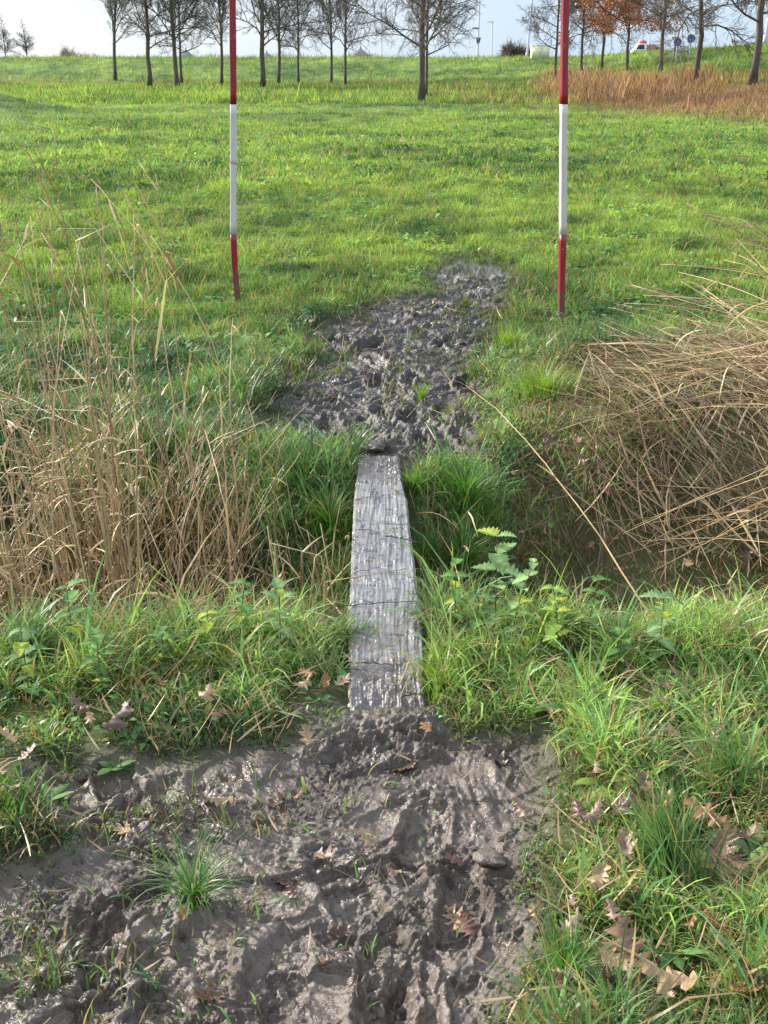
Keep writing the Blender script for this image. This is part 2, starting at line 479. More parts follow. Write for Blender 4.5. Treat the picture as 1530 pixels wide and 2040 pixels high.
# ------------------------------------------------------------------ ground: one sheet, finer where the camera stands
def meadow_tint(x, y):
    """colour of the sward"""
    n = fbm(x * 0.22, y * 0.22, 3); n2 = fbm(x * 1.3 + 9, y * 1.3, 3)
    n3 = fbm(x * 4.5 + 40, y * 2.2, 2)
    k = np.clip(0.45 + 0.9 * n + 0.8 * n2 + 0.45 * n3 * (y < 30), 0, 1)[:, None]
    c = np.array([0.052, 0.118, 0.036]) * (1 - k) + np.array([0.275, 0.400, 0.085]) * k
    # brown rough vegetation at the foot of the right bank
    d = polydist(x, y, FOOT)
    e = sstep(-4, 1, d) * (1 - sstep(3.5, 8, d + 4 * fbm(x * 0.2, y * 0.2 + 3, 2))) * sstep(-1.2, 1.2, x - 0.128 * y + 1.2 * fbm(x * .1, y * .1, 2)) 
    strip = sstep(-7, -2, d) * (1 - sstep(-1, 2.5, d)) * (0.18 + 0.4 * fbm(x * 0.15, y * 0.3, 2)) * (1 - sstep(4, 8, x))
    e = np.clip(np.maximum(e, strip), 0, 1)[:, None]
    br = np.array([0.28, 0.17, 0.105])
    return c * (1 - e) + br * e, e[:, 0]

def build_ground():
    k = 0.0012
    ys = [0.95]
    while ys[-1] < 9: ys.append(ys[-1] * (1 + k))
    while ys[-1] < 140: ys.append(ys[-1] * 1.008)
    while ys[-1] < 3500: ys.append(ys[-1] * 1.06)
    back = [-400, -150, -60, -25, -12, -7, -4, -2.5, -1.5, -0.9, -0.5, -0.2, 0.0, .15, .3, .45, .58, .68, .76, .82, .87, .91]
    ys = np.array(back + ys)
    # across: fine inside the view, coarse outside
    core = np.linspace(-1, 1, 601)
    o = np.array([1.03, 1.08, 1.15, 1.25, 1.4, 1.7, 2.2, 3, 4.5, 8, 16, 40])
    us = np.concatenate([-o[::-1], core, o])
    half = np.where(ys > 0.95, 0.37 * ys + 0.12, 0.37 * 0.95 + 0.12 + (0.95 - ys) * 0.4)
    X = us[None, :] * half[:, None]; Y = np.repeat(ys[:, None], len(us), 1)
    x, y = X.ravel(), Y.ravel()
    z = H(x, y); m = mud_mask(x, y)
    # keep the mud just under the plank
    col, e = meadow_tint(x, y)
    near = 1 - sstep(5, 22, y)
    soil = np.array([0.042, 0.040, 0.018])[None] * (1 - reedy(x, y))[:, None] + np.array([0.085, 0.055, 0.032])[None] * reedy(x, y)[:, None]
    col = col * (1 - near[:, None]) * 0.8 + (soil * 0.8 + col * 0.2) * near[:, None]
    n1, n2 = X.shape
    i = (np.arange(n1 - 1)[:, None] * n2 + np.arange(n2 - 1)[None]).ravel()
    q = np.stack([i, i + 1, i + n2 + 1, i + n2], 1)
    me = np_mesh("ground", np.stack([x, y, z], 1), q, None, col, True, fattr={"mud": m, "crumb": crumbly(x, y)})
    return tag(link("ground", me, M_GROUND), kind='structure')

# ------------------------------------------------------------------ grass
def blades(name, x, y, z, h, w, az, lean, tint, seg=3, mat=None, twist=0.0, tipyel=0.25):
    """many blades of grass as one mesh; lean 0 upright .. 1.3 arching over"""
    N = len(x)
    t = np.linspace(0, 1, seg + 1)
    dx, dy = np.cos(az), np.sin(az)
    sx, sy = -np.sin(az + twist), np.cos(az + twist)
    curl = rng.normal(0, 0.30, N) * h
    V = np.zeros((N, 2 * seg + 1, 3)); C = np.zeros((N, 2 * seg + 1, 3))
    for k in range(seg + 1):
        tt = t[k]
        a = lean * tt
        up = h * np.sin(np.minimum(a, 2.6)) / np.maximum(lean, 1e-3)
        out = h * (1 - np.cos(np.minimum(a, 2.6))) / np.maximum(lean, 1e-3)
        px, py, pz = x + dx * out - dy * curl * tt * tt, y + dy * out + dx * curl * tt * tt, z + up
        ww = w * (1 - tt ** 1.8) * (0.75 + 0.5 * tt if tt < 0.5 else 1.0)
        f = 1 + (tipyel * (tt - 0.4))
        cc = tint * np.array([f * (1 + 0.15 * tt), 1.0 + 0.12 * tt, 1.0])[None]
        if k < seg:
            V[:, 2 * k, 0] = px - sx * ww; V[:, 2 * k, 1] = py - sy * ww; V[:, 2 * k, 2] = pz
            V[:, 2 * k + 1, 0] = px + sx * ww; V[:, 2 * k + 1, 1] = py + sy * ww; V[:, 2 * k + 1, 2] = pz
            C[:, 2 * k] = cc; C[:, 2 * k + 1] = cc
        else:
            V[:, 2 * k, 0] = px; V[:, 2 * k, 1] = py; V[:, 2 * k, 2] = pz; C[:, 2 * k] = cc
    b = (np.arange(N) * (2 * seg + 1))[:, None]
    q = []
    for k in range(seg - 1):
        q.append(np.concatenate([b + 2 * k, b + 2 * k + 1, b + 2 * k + 3, b + 2 * k + 2], 1))
    q = np.concatenate(q) if q else None
    tr = np.concatenate([b + 2 * seg - 2, b + 2 * seg - 1, b + 2 * seg], 1)
    return np_mesh(name, V.reshape(-1, 3), q, tr, C.reshape(-1, 3), True)

def grass_tint(x, y, n):
    c, e = meadow_tint(x, y)
    r = rng.random(n)
    v = rng.normal(1, 0.30, n).clip(0.4, 1.9)
    c = c * v[:, None]
    hue = rng.normal(0, 1, n)[:, None]
    c = c * (1 + hue * np.array([0.16, 0.03, -0.12])[None]).clip(0.4, 1.8)
    near = (1 - sstep(5, 9, y))[:, None]
    c = c * (1 - near) + near * c * np.array([0.88, 0.98, 1.35])[None]      # cooler, lusher near the ditch
    dry = r < 0.09 + 0.05 * (y < 4) + 0.12 * sstep(0, 0.4, fbm(x * 0.8, y * 0.8 + 77, 2))
    c[dry] = np.array([0.36, 0.27, 0.13]) * rng.uniform(0.6, 1.1, (dry.sum(), 1))
    return c, e

def in_plank(x, y, pad=0.0):
    # strip kept clear of grass
    xl = -0.095 - pad; xr = 0.115 + pad
    return (x > xl) & (x < xr) & (y > 2.48) & (y < 4.5)

def reedy(x, y):
    """0..1 where straw litter covers the ground: the right bank of the ditch and the left reed bed"""
    right = sstep(0.42, 0.75, x + 0.12 * fbm(x * 3, y * 3, 2) - 0.10 * (y - 4.4)) * sstep(3.0, 3.4, y) * (1 - sstep(5.5, 6.3, y - 0.45 * sstep(1.2, 2.2, x)))
    left = sstep(0.30, 0.6, -x) * sstep(3.05, 3.3, y) * (1 - sstep(3.9, 4.7, y)) * 0.45
    return np.maximum(right, left)

def scatter(n, y0, y1, power, pad, clump, clump_r):
    """positions with density falling off with distance; a share of them gathered round random tuft centres"""
    def pts(k):
        u = rng.random(k); a = 2 - power
        y = (y0 ** a + u * (y1 ** a - y0 ** a)) ** (1 / a)
        return (rng.random(k) * 2 - 1) * (0.345 * y + pad), y
    x, y = pts(n)
    nt = max(1, n // 16)
    tx, ty = pts(nt)
    pick = rng.integers(0, nt, n)
    g = rng.random(n) < clump
    r = np.abs(rng.normal(0, 1, n)) * clump_r * (0.5 + rng.random(nt)[pick]); an = rng.uniform(0, 6.283, n)
    cx = np.where(g, tx[pick], x + rng.normal(0, 0.02, n)); cy = np.where(g, ty[pick], y + rng.normal(0, 0.02, n))
    x = np.where(g, cx + r * np.cos(an), x); y = np.where(g, cy + r * np.sin(an), y)
    return x, y, (None, None, cx, cy, np.where(g, 1 + 1.1 * (rng.random(nt)[pick] ** 3), 1.0))

SPOTS = []
def grass_zone(name, n, y0, y1, power, h0, w0, seg, clump=0.45, clump_r=0.05, lean=(0.7, 0.4), pad=0.35, beyond=None):
    x, y, cl = scatter(n, y0, y1, power, pad, clump, clump_r)
    if beyond is not None:
        o_ = np.abs(x) > 0.345 * np.maximum(y, 0) + beyond; x, y = x[o_], y[o_]; cl = tuple(None if c is None else c[o_] for c in cl); n = len(x)
    m = mud_mask(x, y)
    sparse = sstep(-0.25, -0.6, x) * (y < 2.6) * sstep(-0.05, 0.3, fbm(x * 4 + 3, y * 4, 3))
    m = np.clip(m + 0.45 * fbm(x * 7 + 31, y * 5, 3) * sstep(0.02, 0.4, m), 0, 1)
    keep = rng.random(n) > sstep(0.30 + 0.3 * sstep(6, 7, y), 0.85 + 0.15 * sstep(6, 7, y), m) * np.clip(0.985 - 0.30 * sparse - 0.05 * (fbm(x * 6, y * 6, 2) > 0.3) - 0.5 * (y > 4.6) * sstep(0.05, 0.30, fbm(x * 3.4 + 2, y * 2.6, 3)), 0, 1)
    keep &= ~in_plank(x, y, 0.01)
    rd = reedy(x, y)
    keep &= rng.random(n) > rd * 0.55
    bare = fbm(x * 2.1 + 50, y * 2.1, 3)
    keep &= rng.random(n) > 0.55 * sstep(0.15, 0.5, bare) * (1 - sstep(9, 14, y))
    x, y, m, rd = x[keep], y[keep], m[keep], rd[keep]; cx, cy, tuft = cl[2][keep], cl[3][keep], cl[4][keep]
    n = len(x)
    z = H(x, y) - 0.004
    hn = 0.75 + 0.9 * np.clip(fbm(x * 1.1 + 20, y * 1.1, 3) + 0.35, 0, 1.2) + 0.35 * fbm(x * 7, y * 7, 2)
    h = h0 * hn * np.minimum(tuft, 1.5) * rng.uniform(0.55, 1.25, n) * (1 - 0.55 * sstep(0.1, 0.6, m))
    # shorter trodden grass beside the mud, lush on the near brink of the ditch
    h *= 1 + 0.1 * sstep(2.5, 2.8, y) * (1 - sstep(3.1, 3.5, y))
    h *= 0.55 + 0.9 * sstep(-0.35, 0.35, fbm(x * 2.3 + 60, y * 2.3 + 5, 3))
    tint, e = grass_tint(x, y, n)
    thatch = (reedy(x, y) * (rng.random(n) < 0.55)) > 0.3
    tint[thatch] = np.array([0.24, 0.17, 0.08]) * rng.uniform(0.5, 1.2, (thatch.sum(), 1))
    brown = rng.random(n) < e
    smear = (sstep(0.03, 0.5, m) * (rng.random(n) < 0.6))[:, None]
    tint = tint * (1 - 0.75 * smear) + np.array([0.085, 0.068, 0.050])[None] * 0.75 * smear
    tint[brown] = np.array([0.30, 0.19, 0.12]) * rng.uniform(0.4, 1.3, (brown.sum(), 1)) * (1 + rng.normal(0, 0.12, (brown.sum(), 1)) * np.array([1, 0, -1]))
    h *= 1 + 2.2 * e * (0.5 + 0.5 * fbm(x * 0.4, y * 0.4, 2))
    coarse = rng.random(n) < 0.10 + 0.12 * sstep(0.0, 0.4, fbm(x * 1.7 + 8, y * 1.7 + 3, 2))
    h = np.where(coarse, h * rng.uniform(1.2, 2.0, n), h)
    h = h * (1 - 0.45 * rd * (x > 0))
    for lx, ly, lr in SPOTS:
        if ly > y1 + 1 or ly < y0 - 1: continue
        dd = np.hypot(x - lx, (y - ly + 0.02) * 0.8); h = h * (0.28 + 0.72 * sstep(lr * 0.7, lr * 1.3, dd))
    w = w0 * rng.uniform(0.6, 1.3, n) * (1 + 0.6 * e) * np.where(coarse, 1.7, 1.0)
    az = np.arctan2(y - cy, x - cx) + rng.normal(0, 0.9, n)
    az = np.where(rng.random(n) < 0.3, rng.uniform(0, 6.283, n), az)
    le = np.abs(rng.normal(lean[0], lean[1], n)) + 0.05
    le = np.where(coarse, le + 0.35, le) * (1 - 0.5 * e)
    me = blades(name, x, y, z, h, w, az, le, tint, seg, twist=rng.normal(0, 0.6, n))
    return tag(link("grass", me, M_GRASS if y0 < 6 else M_SWARD), kind='stuff')

build_ground()
OR = (0.28, 0.13, 0.055); BR = (0.17, 0.095, 0.055); DK = (0.085, 0.048, 0.034); PK = (0.33, 0.21, 0.15); RD = (0.125, 0.054, 0.036); TN = (0.38, 0.25, 0.13)
spec = [
 (620,1372,.09,0.6,OR,"orange brown oak leaf in the grass at the near left corner of the plank"),
 (603,1398,.09,2.0,TN,"tan oak leaf lying over the grass edge just left of the plank's near end"),
 (600,1445,.08,1.2,DK,"dark brown oak leaf below the tan ones where the mud begins left of the plank"),
 (614,1478,.085,0.2,TN,"pale speckled oak leaf lowest in the little heap left of the plank's near end"),
 (683,1388,.08,-.8,PK,"pinkish brown oak leaf touching the left edge of the plank's near end"),
 (650,1385,.06,-.1,OR,"small upright orange oak leaf between the heap and the plank's near end"),
 (735,1680,.085,1.0,PK,"pink brown oak leaf pressed in the mud midway below the plank"),
 (780,1752,.06,1.9,PK,"small pinkish leaf half buried in the mud under the middle of the picture"),
 (800,1535,.095,-1.2,DK,"dark curled oak leaf with a red end on the mud below the plank"),
 (822,1524,.05,-.5,RD,"small red oak leaf on top of the dark curled one below the plank"),
 (850,1468,.06,0.4,OR,"bright orange brown leaf on the mud at the plank's near right corner"),
 (1095,1440,.055,0.1,OR,"orange starry leaf where the smooth mud meets the right grass"),
 (905,1725,.07,1.7,RD,"rust red curled leaf on the mud right of the middle, beside dark clods"),
 (927,1862,.10,0.5,RD,"narrow dark red leaf standing on edge in the lower mud"),
 (1062,1830,.055,-.3,TN,"small tan leaf alone on the mud edge at the lower right"),
 (1245,1925,.13,0.3,BR,"largest brown oak leaf, flat with many pointed lobes, at the lower right"),
 (1330,1995,.12,1.3,TN,"tan brown oak leaf next to the bottom edge below the largest one"),
 (1135,1880,.09,-1.0,PK,"pinkish tan leaf in the grass left of the largest oak leaf"),
 (1120,1985,.08,1.6,PK,"pale tan leaf near the bottom edge under the pinkish tan one"),
 (1400,1665,.12,0.8,OR,"large orange brown oak leaf behind the tall grass tussock at the right"),
 (1432,1725,.11,-.4,BR,"long brown curled leaf hanging below the large orange brown one"),
 (1415,1880,.10,0.9,OR,"narrow ochre leaf lying along the blades below the tall tussock"),
 (1350,1548,.06,1.5,RD,"red leaf tip showing in the grass above the tall tussock at the right"),
 (1410,1540,.07,0.9,OR,"orange yellow leaf beside the red one in the right grass"),
 (1152,1655,.08,0.2,RD,"rust brown leaf folded in the grass at the left of the tall tussock"),
 (1185,1570,.07,-.9,PK,"pale pink leaf in the grass above the rust brown folded one"),
 (1038,1625,.07,0.4,PK,"pale crumpled leaf on the mud at the foot of the right grass"),
 (365,1828,.045,0.1,OR,"small round orange leaf under the grass tuft in the left mud"),
 (345,1692,.05,0.3,PK,"pale orange leaf above the grass tuft in the left mud"),
 (395,1632,.05,1.1,BR,"brown curled leaf on the mud far left of the middle"),
 (235,1470,.12,-.9,DK,"dark brown oak leaf at the top left edge of the near mud"),
 (165,1445,.10,0.9,BR,"brown leaf in the grass left of the dark one on the mud edge"),
 (60,1425,.09,1.9,OR,"orange brown leaf in the grass near the left edge"),
 (20,1490,.10,1.5,TN,"tan leaf cut by the left edge of the picture"),
 (60,1540,.09,-.4,BR,"brown leaf under the tan one in the left corner grass"),
 (420,1368,.06,0.9,BR,"brown leaf in a dark hollow of the left bank grass"),
 (458,1377,.05,2.1,TN,"pale tan leaf right of the dark hollow in the left bank grass"),
 (250,1660,.07,1.6,TN,"ochre leaf lying flat in the sparse grass of the left mud"),
 (1330,1488,.10,1.5,TN,"long tan leaf across the right grass above the red leaf tip"),
 (1250,1372,.08,0.7,BR,"brown leaf on the right bank under the longest slanting stem"),
 (1200,1358,.07,1.7,OR,"orange brown leaf left of the brown one on the right bank"),
 (970,1385,.05,0.1,OR,"little orange leaf in the grass just right of the plank's near end"),
 (858,1302,.05,0.5,OR,"small brown leaf against the right edge of the plank's near half"),
 (1240,1160,.10,1.6,OR,"pair coloured orange brown leaf on the ditch slope at the right"),
 (1232,1200,.09,0.0,RD,"reddish brown leaf low on the ditch slope at the right"),
 (1170,1120,.08,1.4,RD,"dark red brown leaf beside the slanting stem in the ditch"),
 (1085,1085,.07,0.2,TN,"tan leaf in the dark grass of the ditch right of the tall nettle"),
 (645,1092,.055,1.4,TN,"pale leaf on the grass left of the middle of the plank"),
 (785,1062,.065,1.3,TN,"crumpled tan leaf caught under twigs on the middle of the plank"),
 (985,885,.05,1.5,(0.6,0.22,0.02),"bright orange leaf in the grass right of the plank's far end"),
 (1100,905,.11,1.0,RD,"red brown leaf under the grass clump on the far right bank"),
 (1150,900,.09,0.1,BR,"brown leaf under the reeds on the far right bank"),
 (475,872,.05,1.1,(0.5,0.2,0.04),"orange leaf beside the reeds on the left of the far mud"),
 (610,868,.06,0.6,RD,"rust leaf on the left margin of the far mud"),
 (1210,1000,.09,0.8,RD,"orange brown leaf among the straw above the slanting stem"),
]
for _px, _py, _L, _a, _c, _l in spec:
    if _py > 1250:
        _g = GP(_px, _py)
        if mud_mask(_g[:1], _g[1:2])[0] < 0.6: SPOTS.append((_g[0], _g[1], _L * 0.75))
for _px, _py in [(985,1268),(905,1275),(1020,1285),(1110,1320),(1165,1315),(1310,1330),(480,1300),(560,1300),(150,1330),(60,1400),(205,1400)]:
    _g = GP(_px, _py); SPOTS.append((_g[0], _g[1], 0.06))
grass_zone("grass_near", 105000, 1.2, 3.4, 0.9, 0.070, 0.0025, 4, 0.55, 0.035, (1.35, 0.6), 0.15)
grass_zone("grass_ditch", 180000, 3.2, 6.5, 0.9, 0.064, 0.0026, 3, 0.5, 0.04, (1.15, 0.55), 0.2)
grass_zone("grass_mid", 330000, 6.3, 16, 1.3, 0.055, 0.0027, 2, 0.45, 0.06, (1.05, 0.5), 0.3)
grass_zone("grass_far", 260000, 15, 50, 1.7, 0.062, 0.0075, 2, 0.40, 0.15, (1.0, 0.45), 0.6)
grass_zone("grass_bank", 200000, 45, 118, 1.6, 0.15, 0.024, 1, 0.35, 0.3, (0.6, 0.35), 2)

def turf_leaves(n, y0, y1, size, power):
    """small broad leaves of the low weeds in the sward, in patches"""
    x, y, cl = scatter(n, y0, y1, power, 0.3, 0.75, 0.07)
    k = (rng.random(n) < sstep(-0.15, 0.35, fbm(x * 0.9 + 13, y * 0.9, 3))) & (mud_mask(x, y) < 0.3) & ~in_plank(x, y, 0.02) & (rng.random(n) > reedy(x, y))
    x, y = x[k], y[k]; n = len(x); az = rng.uniform(0, 6.283, n)
    c, e = grass_tint(x, y, n); c = c * np.array([0.8, 0.95, 0.9]); ok = e < 0.4
    L = size * rng.uniform(0.5, 1.5, n) * (1 + y * 0.03); z = H(x, y) + L * rng.uniform(0.1, 0.9, n)
    el = rng.uniform(-0.2, 0.9, n); dx, dy, dz = np.cos(az) * np.cos(el), np.sin(az) * np.cos(el), np.sin(el)
    sx, sy = -np.sin(az), np.cos(az)
    V = np.zeros((n, 6, 3)); w = L * rng.uniform(0.22, 0.42, n)
    def P3(i, a, s, up): V[:, i] = np.stack([x + dx * L * a + sx * w * s, y + dy * L * a + sy * w * s, z + dz * L * a + up * L], 1)
    P3(0, 0, 0, 0); P3(1, .35, -1, .08); P3(2, .5, 0, -.02); P3(3, .35, 1, .08); P3(4, 1, 0, -.15); P3(5, .75, 0, -.05)
    V = V[ok]; c = c[ok]; n = len(V); b_ = (np.arange(n) * 6)[:, None]
    t = np.concatenate([b_ + np.array([[0, 2, 1]]), b_ + np.array([[0, 3, 2]]), b_ + np.array([[1, 2, 5]]), b_ + np.array([[2, 3, 5]]), b_ + np.array([[1, 5, 4]]), b_ + np.array([[5, 3, 4]])])
    me = np_mesh("turf_weeds", V.reshape(-1, 3), None, t, np.repeat(c, 6, 0))
    tag(link("turf_weeds", me, M_NETTLE), kind='stuff')
turf_leaves(26000, 1.3, 6, 0.022, 0.9)
turf_leaves(90000, 6, 30, 0.035, 1.3)

# the same sward carries on beside the picture's edges
grass_zone("grass_near", 150000, 0.9, 3.4, 0.2, 0.078, 0.0024, 3, 0.55, 0.035, (1.3, 0.6), 1.9, 0.15)
grass_zone("grass_ditch", 120000, 3.2, 6.5, 0.5, 0.072, 0.0030, 2, 0.5, 0.04, (1.15, 0.55), 1.9, 0.2)
grass_zone("grass_mid", 90000, 6.3, 16, 1.0, 0.055, 0.0042, 2, 0.45, 0.06, (1.05, 0.5), 2.6, 0.3)
grass_zone("grass_far", 60000, 15, 50, 1.4, 0.062, 0.011, 1, 0.40, 0.15, (1.0, 0.45), 4.5, 0.6)

# ------------------------------------------------------------------ the plank
def plank_material():
    m, ns, ls, out = mat_new("weathered_plank")
    g = ns.new("ShaderNodeNewGeometry")
    mp = ns.new("ShaderNodeMapping"); mp.inputs['Scale'].default_value = (1, 0.035, 1); ls.new(g.outputs['Position'], mp.inputs[0])
    def noise(scale, detail, vec, rough=0.6):
        n = node(ns, "ShaderNodeTexNoise", Scale=scale, Detail=detail, Roughness=rough); ls.new(vec, n.inputs['Vector']); return n.outputs[0]
    gr = noise(95.0, 9.0, mp.outputs[0], 0.7)
    rp = ns.new("ShaderNodeValToRGB"); ls.new(gr, rp.inputs[0])
    e = rp.color_ramp.elements; e[0].position = 0.36; e[0].color = (0.105, 0.096, 0.090, 1); e[1].position = 0.62; e[1].color = (0.27, 0.262, 0.262, 1)
    mx = ns.new("ShaderNodeMix"); mx.data_type = 'RGBA'; mx.inputs[7].default_value = (0.120, 0.098, 0.082, 1)
    mr = ns.new("ShaderNodeMapRange"); ls.new(noise(16.0, 6.0, g.outputs['Position'], 0.7), mr.inputs[0])
    mr.inputs[1].default_value = 0.40; mr.inputs[2].default_value = 0.66; mr.inputs[4].default_value = 0.95
    sy = ns.new("ShaderNodeSeparateXYZ"); ls.new(g.outputs['Position'], sy.inputs[0])
    def mrange(a, c): 
        r = ns.new("ShaderNodeMapRange"); ls.new(sy.outputs[1], r.inputs[0]); r.inputs[1].default_value = a; r.inputs[2].default_value = c; return r.outputs[0]
    def madd(a, c, op='ADD'):
        n = ns.new("ShaderNodeMath"); n.operation = op; n.use_clamp = True; ls.new(a, n.inputs[0]); ls.new(c, n.inputs[1]); return n.outputs[0]
    # trodden mud thickens towards both buried ends
    ends = madd(mrange(2.78, 2.52), mrange(4.10, 4.34))
    nm = ns.new("ShaderNodeMapRange"); ls.new(noise(40.0, 6.0, g.outputs['Position'], 0.7), nm.inputs[0]); nm.inputs[1].default_value = 0.35; nm.inputs[2].default_value = 0.6
    fac = madd(mr.outputs[0], madd(madd(ends, ends), nm.outputs[0], 'MULTIPLY'))
    fac = madd(fac, madd(ends, ends, 'MULTIPLY'))
    ls.new(fac, mx.inputs[0]); ls.new(rp.outputs[0], mx.inputs[6])
    b = ns.new("ShaderNodeBsdfPrincipled"); ls.new(mx.outputs[2], b.inputs['Base Color'])
    b.inputs['Roughness'].default_value = 0.31; b.inputs['Specular IOR Level'].default_value = 0.8
    bp = ns.new("ShaderNodeBump"); bp.inputs['Strength'].default_value = 0.5; bp.inputs['Distance'].default_value = 0.004
    ls.new(gr, bp.inputs['Height'])
    b2 = ns.new("ShaderNodeBump"); b2.inputs['Strength'].default_value = 0.8; b2.inputs['Distance'].default_value = 0.003
    ls.new(noise(130.0, 4.0, g.outputs['Position']), b2.inputs['Height']); ls.new(bp.outputs[0], b2.inputs['Normal'])
    ls.new(b2.outputs[0], b.inputs['Normal']); ls.new(b.outputs[0], out.inputs[0])
    return m
M_PLANK = plank_material()
PZ = 0.012
PL = np.array([P(*q, PZ)[:2] for q in [(690,1440),(692,1425),(694,1350),(694,1250),(698,1160),(700,1100),(704,1010),(708,955),(712,915),(714,880)]])
PR = np.array([P(*q, PZ)[:2] for q in [(856,1440),(853,1425),(848,1380),(846,1280),(841,1210),(830,1160),(828,1130),(817,1050),(812,1000),(803,962),(797,930),(795,880)]])
def plank_z(x, y):
    wv = 0.012 * fbm(x * 5, y * 3, 2)
    w = fbm(x * 9 + 2, y * 1.1, 3) * 0.0045 + (ridged((x + wv) * 38, y * 2.2, 3) - .5) * 0.0055 + fbm(x * 150, y * 9, 2) * 0.0016 + 0.0035 * sstep(.05, .3, fbm(x * 14 + 3, y * 9, 4)) * (1 + fbm(x * 90, y * 90, 3))
    c = -0.004 * sstep(0.25, 0.5, fbm(x * 16 + 9, y * 62, 2))
    wedge = 0.02 * sstep(0.25, 0.0, np.abs(x - 0.0)) * 0
    mudt = (sstep(2.80, 2.50, y) + sstep(4.08, 4.36, y)) * (0.004 + 0.012 * (ridged(x * 14, y * 18, 3) - .3) + 0.005 * fbm(x * 60, y * 60, 3))
    return PZ + w + c + mudt - 0.085 * sstep(4.42, 4.64, y) - 0.035 * sstep(2.62, 2.46, y)
def build_plank():
    y = np.linspace(PL[0, 1], PL[-1, 1], 900)
    xl = np.interp(y, PL[:, 1], PL[:, 0]) + 0.0025 * fbm(y * 22, y * 0, 3)
    xr = np.interp(y, PR[:, 1], PR[:, 0]) + 0.0035 * fbm(y * 18 + 40, y * 0, 3)
    u = np.linspace(0, 1, 130)
    X = xl[:, None] + (xr - xl)[:, None] * u; Y = np.repeat(y[:, None], len(u), 1)
    Z = plank_z(X, Y) - 0.012 * (sstep(0.045, 0, u) + sstep(0.955, 1, u))[None]
    n1, n2 = X.shape
    top = np.stack([X, Y, Z], -1).reshape(-1, 3)
    T = 0.042
    bot = top.copy(); bot[:, 2] = PZ - T
    i = (np.arange(n1 - 1)[:, None] * n2 + np.arange(n2 - 1)[None]).ravel(); N = n1 * n2
    q = [np.stack([i, i + 1, i + n2 + 1, i + n2], 1), np.stack([i + N, i + n2 + N, i + n2 + 1 + N, i + 1 + N], 1)]
    r = np.arange(n1 - 1) * n2
    q.append(np.stack([r, r + n2, r + n2 + N, r + N], 1)); r = r + n2 - 1
    q.append(np.stack([r, r + N, r + n2 + N, r + n2], 1))
    c = np.arange(n2 - 1); q.append(np.stack([c, c + N, c + 1 + N, c + 1], 1)); c = c + (n1 - 1) * n2
    q.append(np.stack([c, c + 1, c + 1 + N, c + N], 1))
    me = np_mesh("plank", np.concatenate([top, bot]), np.concatenate(q))
    tag(link("plank", me, M_PLANK), "long weathered grey plank, wet and muddy, laid as a footbridge over the ditch", "plank")
build_plank()

# ------------------------------------------------------------------ the two marker poles
def pole_material(name, col, spots):
    m, ns, ls, out = mat_new(name)
    g = ns.new("ShaderNodeNewGeometry")
    mp = ns.new("ShaderNodeMapping"); mp.inputs['Scale'].default_value = (1, 1, 0.12); ls.new(g.outputs['Position'], mp.inputs[0])
    n1 = node(ns, "ShaderNodeTexNoise", Scale=60.0, Detail=4.0); ls.new(mp.outputs[0], n1.inputs['Vector'])
    n2 = node(ns, "ShaderNodeTexNoise", Scale=9.0, Detail=5.0, Roughness=0.7); ls.new(g.outputs['Position'], n2.inputs['Vector'])
    mx = ns.new("ShaderNodeMix"); mx.data_type = 'RGBA'; mx.inputs[6].default_value = (*col, 1); mx.inputs[7].default_value = (*[c * 0.62 for c in col], 1)
    ls.new(n1.outputs[0], mx.inputs[0])
    m2 = ns.new("ShaderNodeMix"); m2.data_type = 'RGBA'; m2.inputs[7].default_value = (*spots, 1)
    mr = ns.new("ShaderNodeMapRange"); mr.inputs[1].default_value = 0.60; mr.inputs[2].default_value = 0.64; ls.new(n2.outputs[0], mr.inputs[0])
    ls.new(mr.outputs[0], m2.inputs[0]); ls.new(mx.outputs[2], m2.inputs[6])
    b = ns.new("ShaderNodeBsdfPrincipled"); 
    sz = ns.new("ShaderNodeSeparateXYZ"); ls.new(g.outputs['Position'], sz.inputs[0])
    hz_ = ns.new("ShaderNodeMapRange"); hz_.inputs[1].default_value = 0.42; hz_.inputs[2].default_value = 0.0; hz_.inputs[3].default_value = -0.12; hz_.inputs[4].default_value = 0.22; ls.new(sz.outputs[2], hz_.inputs[0])
    n3 = node(ns, "ShaderNodeTexNoise", Scale=55.0, Detail=4.0, Roughness=0.7); ls.new(g.outputs['Position'], n3.inputs['Vector'])
    sm_ = ns.new("ShaderNodeMath"); ls.new(hz_.outputs[0], sm_.inputs[0]); ls.new(n3.outputs[0], sm_.inputs[1])
    s2 = ns.new("ShaderNodeMapRange"); s2.inputs[1].default_value = 0.56; s2.inputs[2].default_value = 0.62; ls.new(sm_.outputs[0], s2.inputs[0])
    m3 = ns.new("ShaderNodeMix"); m3.data_type = 'RGBA'; m3.inputs[7].default_value = (0.10, 0.078, 0.060, 1); ls.new(s2.outputs[0], m3.inputs[0]); ls.new(m2.outputs[2], m3.inputs[6])
    ls.new(m3.outputs[2], b.inputs['Base Color']); b.inputs['Roughness'].default_value = 0.42
    bp = ns.new("ShaderNodeBump"); bp.inputs['Strength'].default_value = 0.5; bp.inputs['Distance'].default_value = 0.003
    ls.new(n1.outputs[0], bp.inputs['Height']); ls.new(bp.outputs[0], b.inputs['Normal'])
    ls.new(b.outputs[0], out.inputs[0])
    return m
M_RED = pole_material("red_paint", (0.27, 0.010, 0.018), (0.22, 0.12, 0.10))
M_WHITE = pole_material("white_paint", (0.62, 0.60, 0.53), (0.10, 0.085, 0.07))

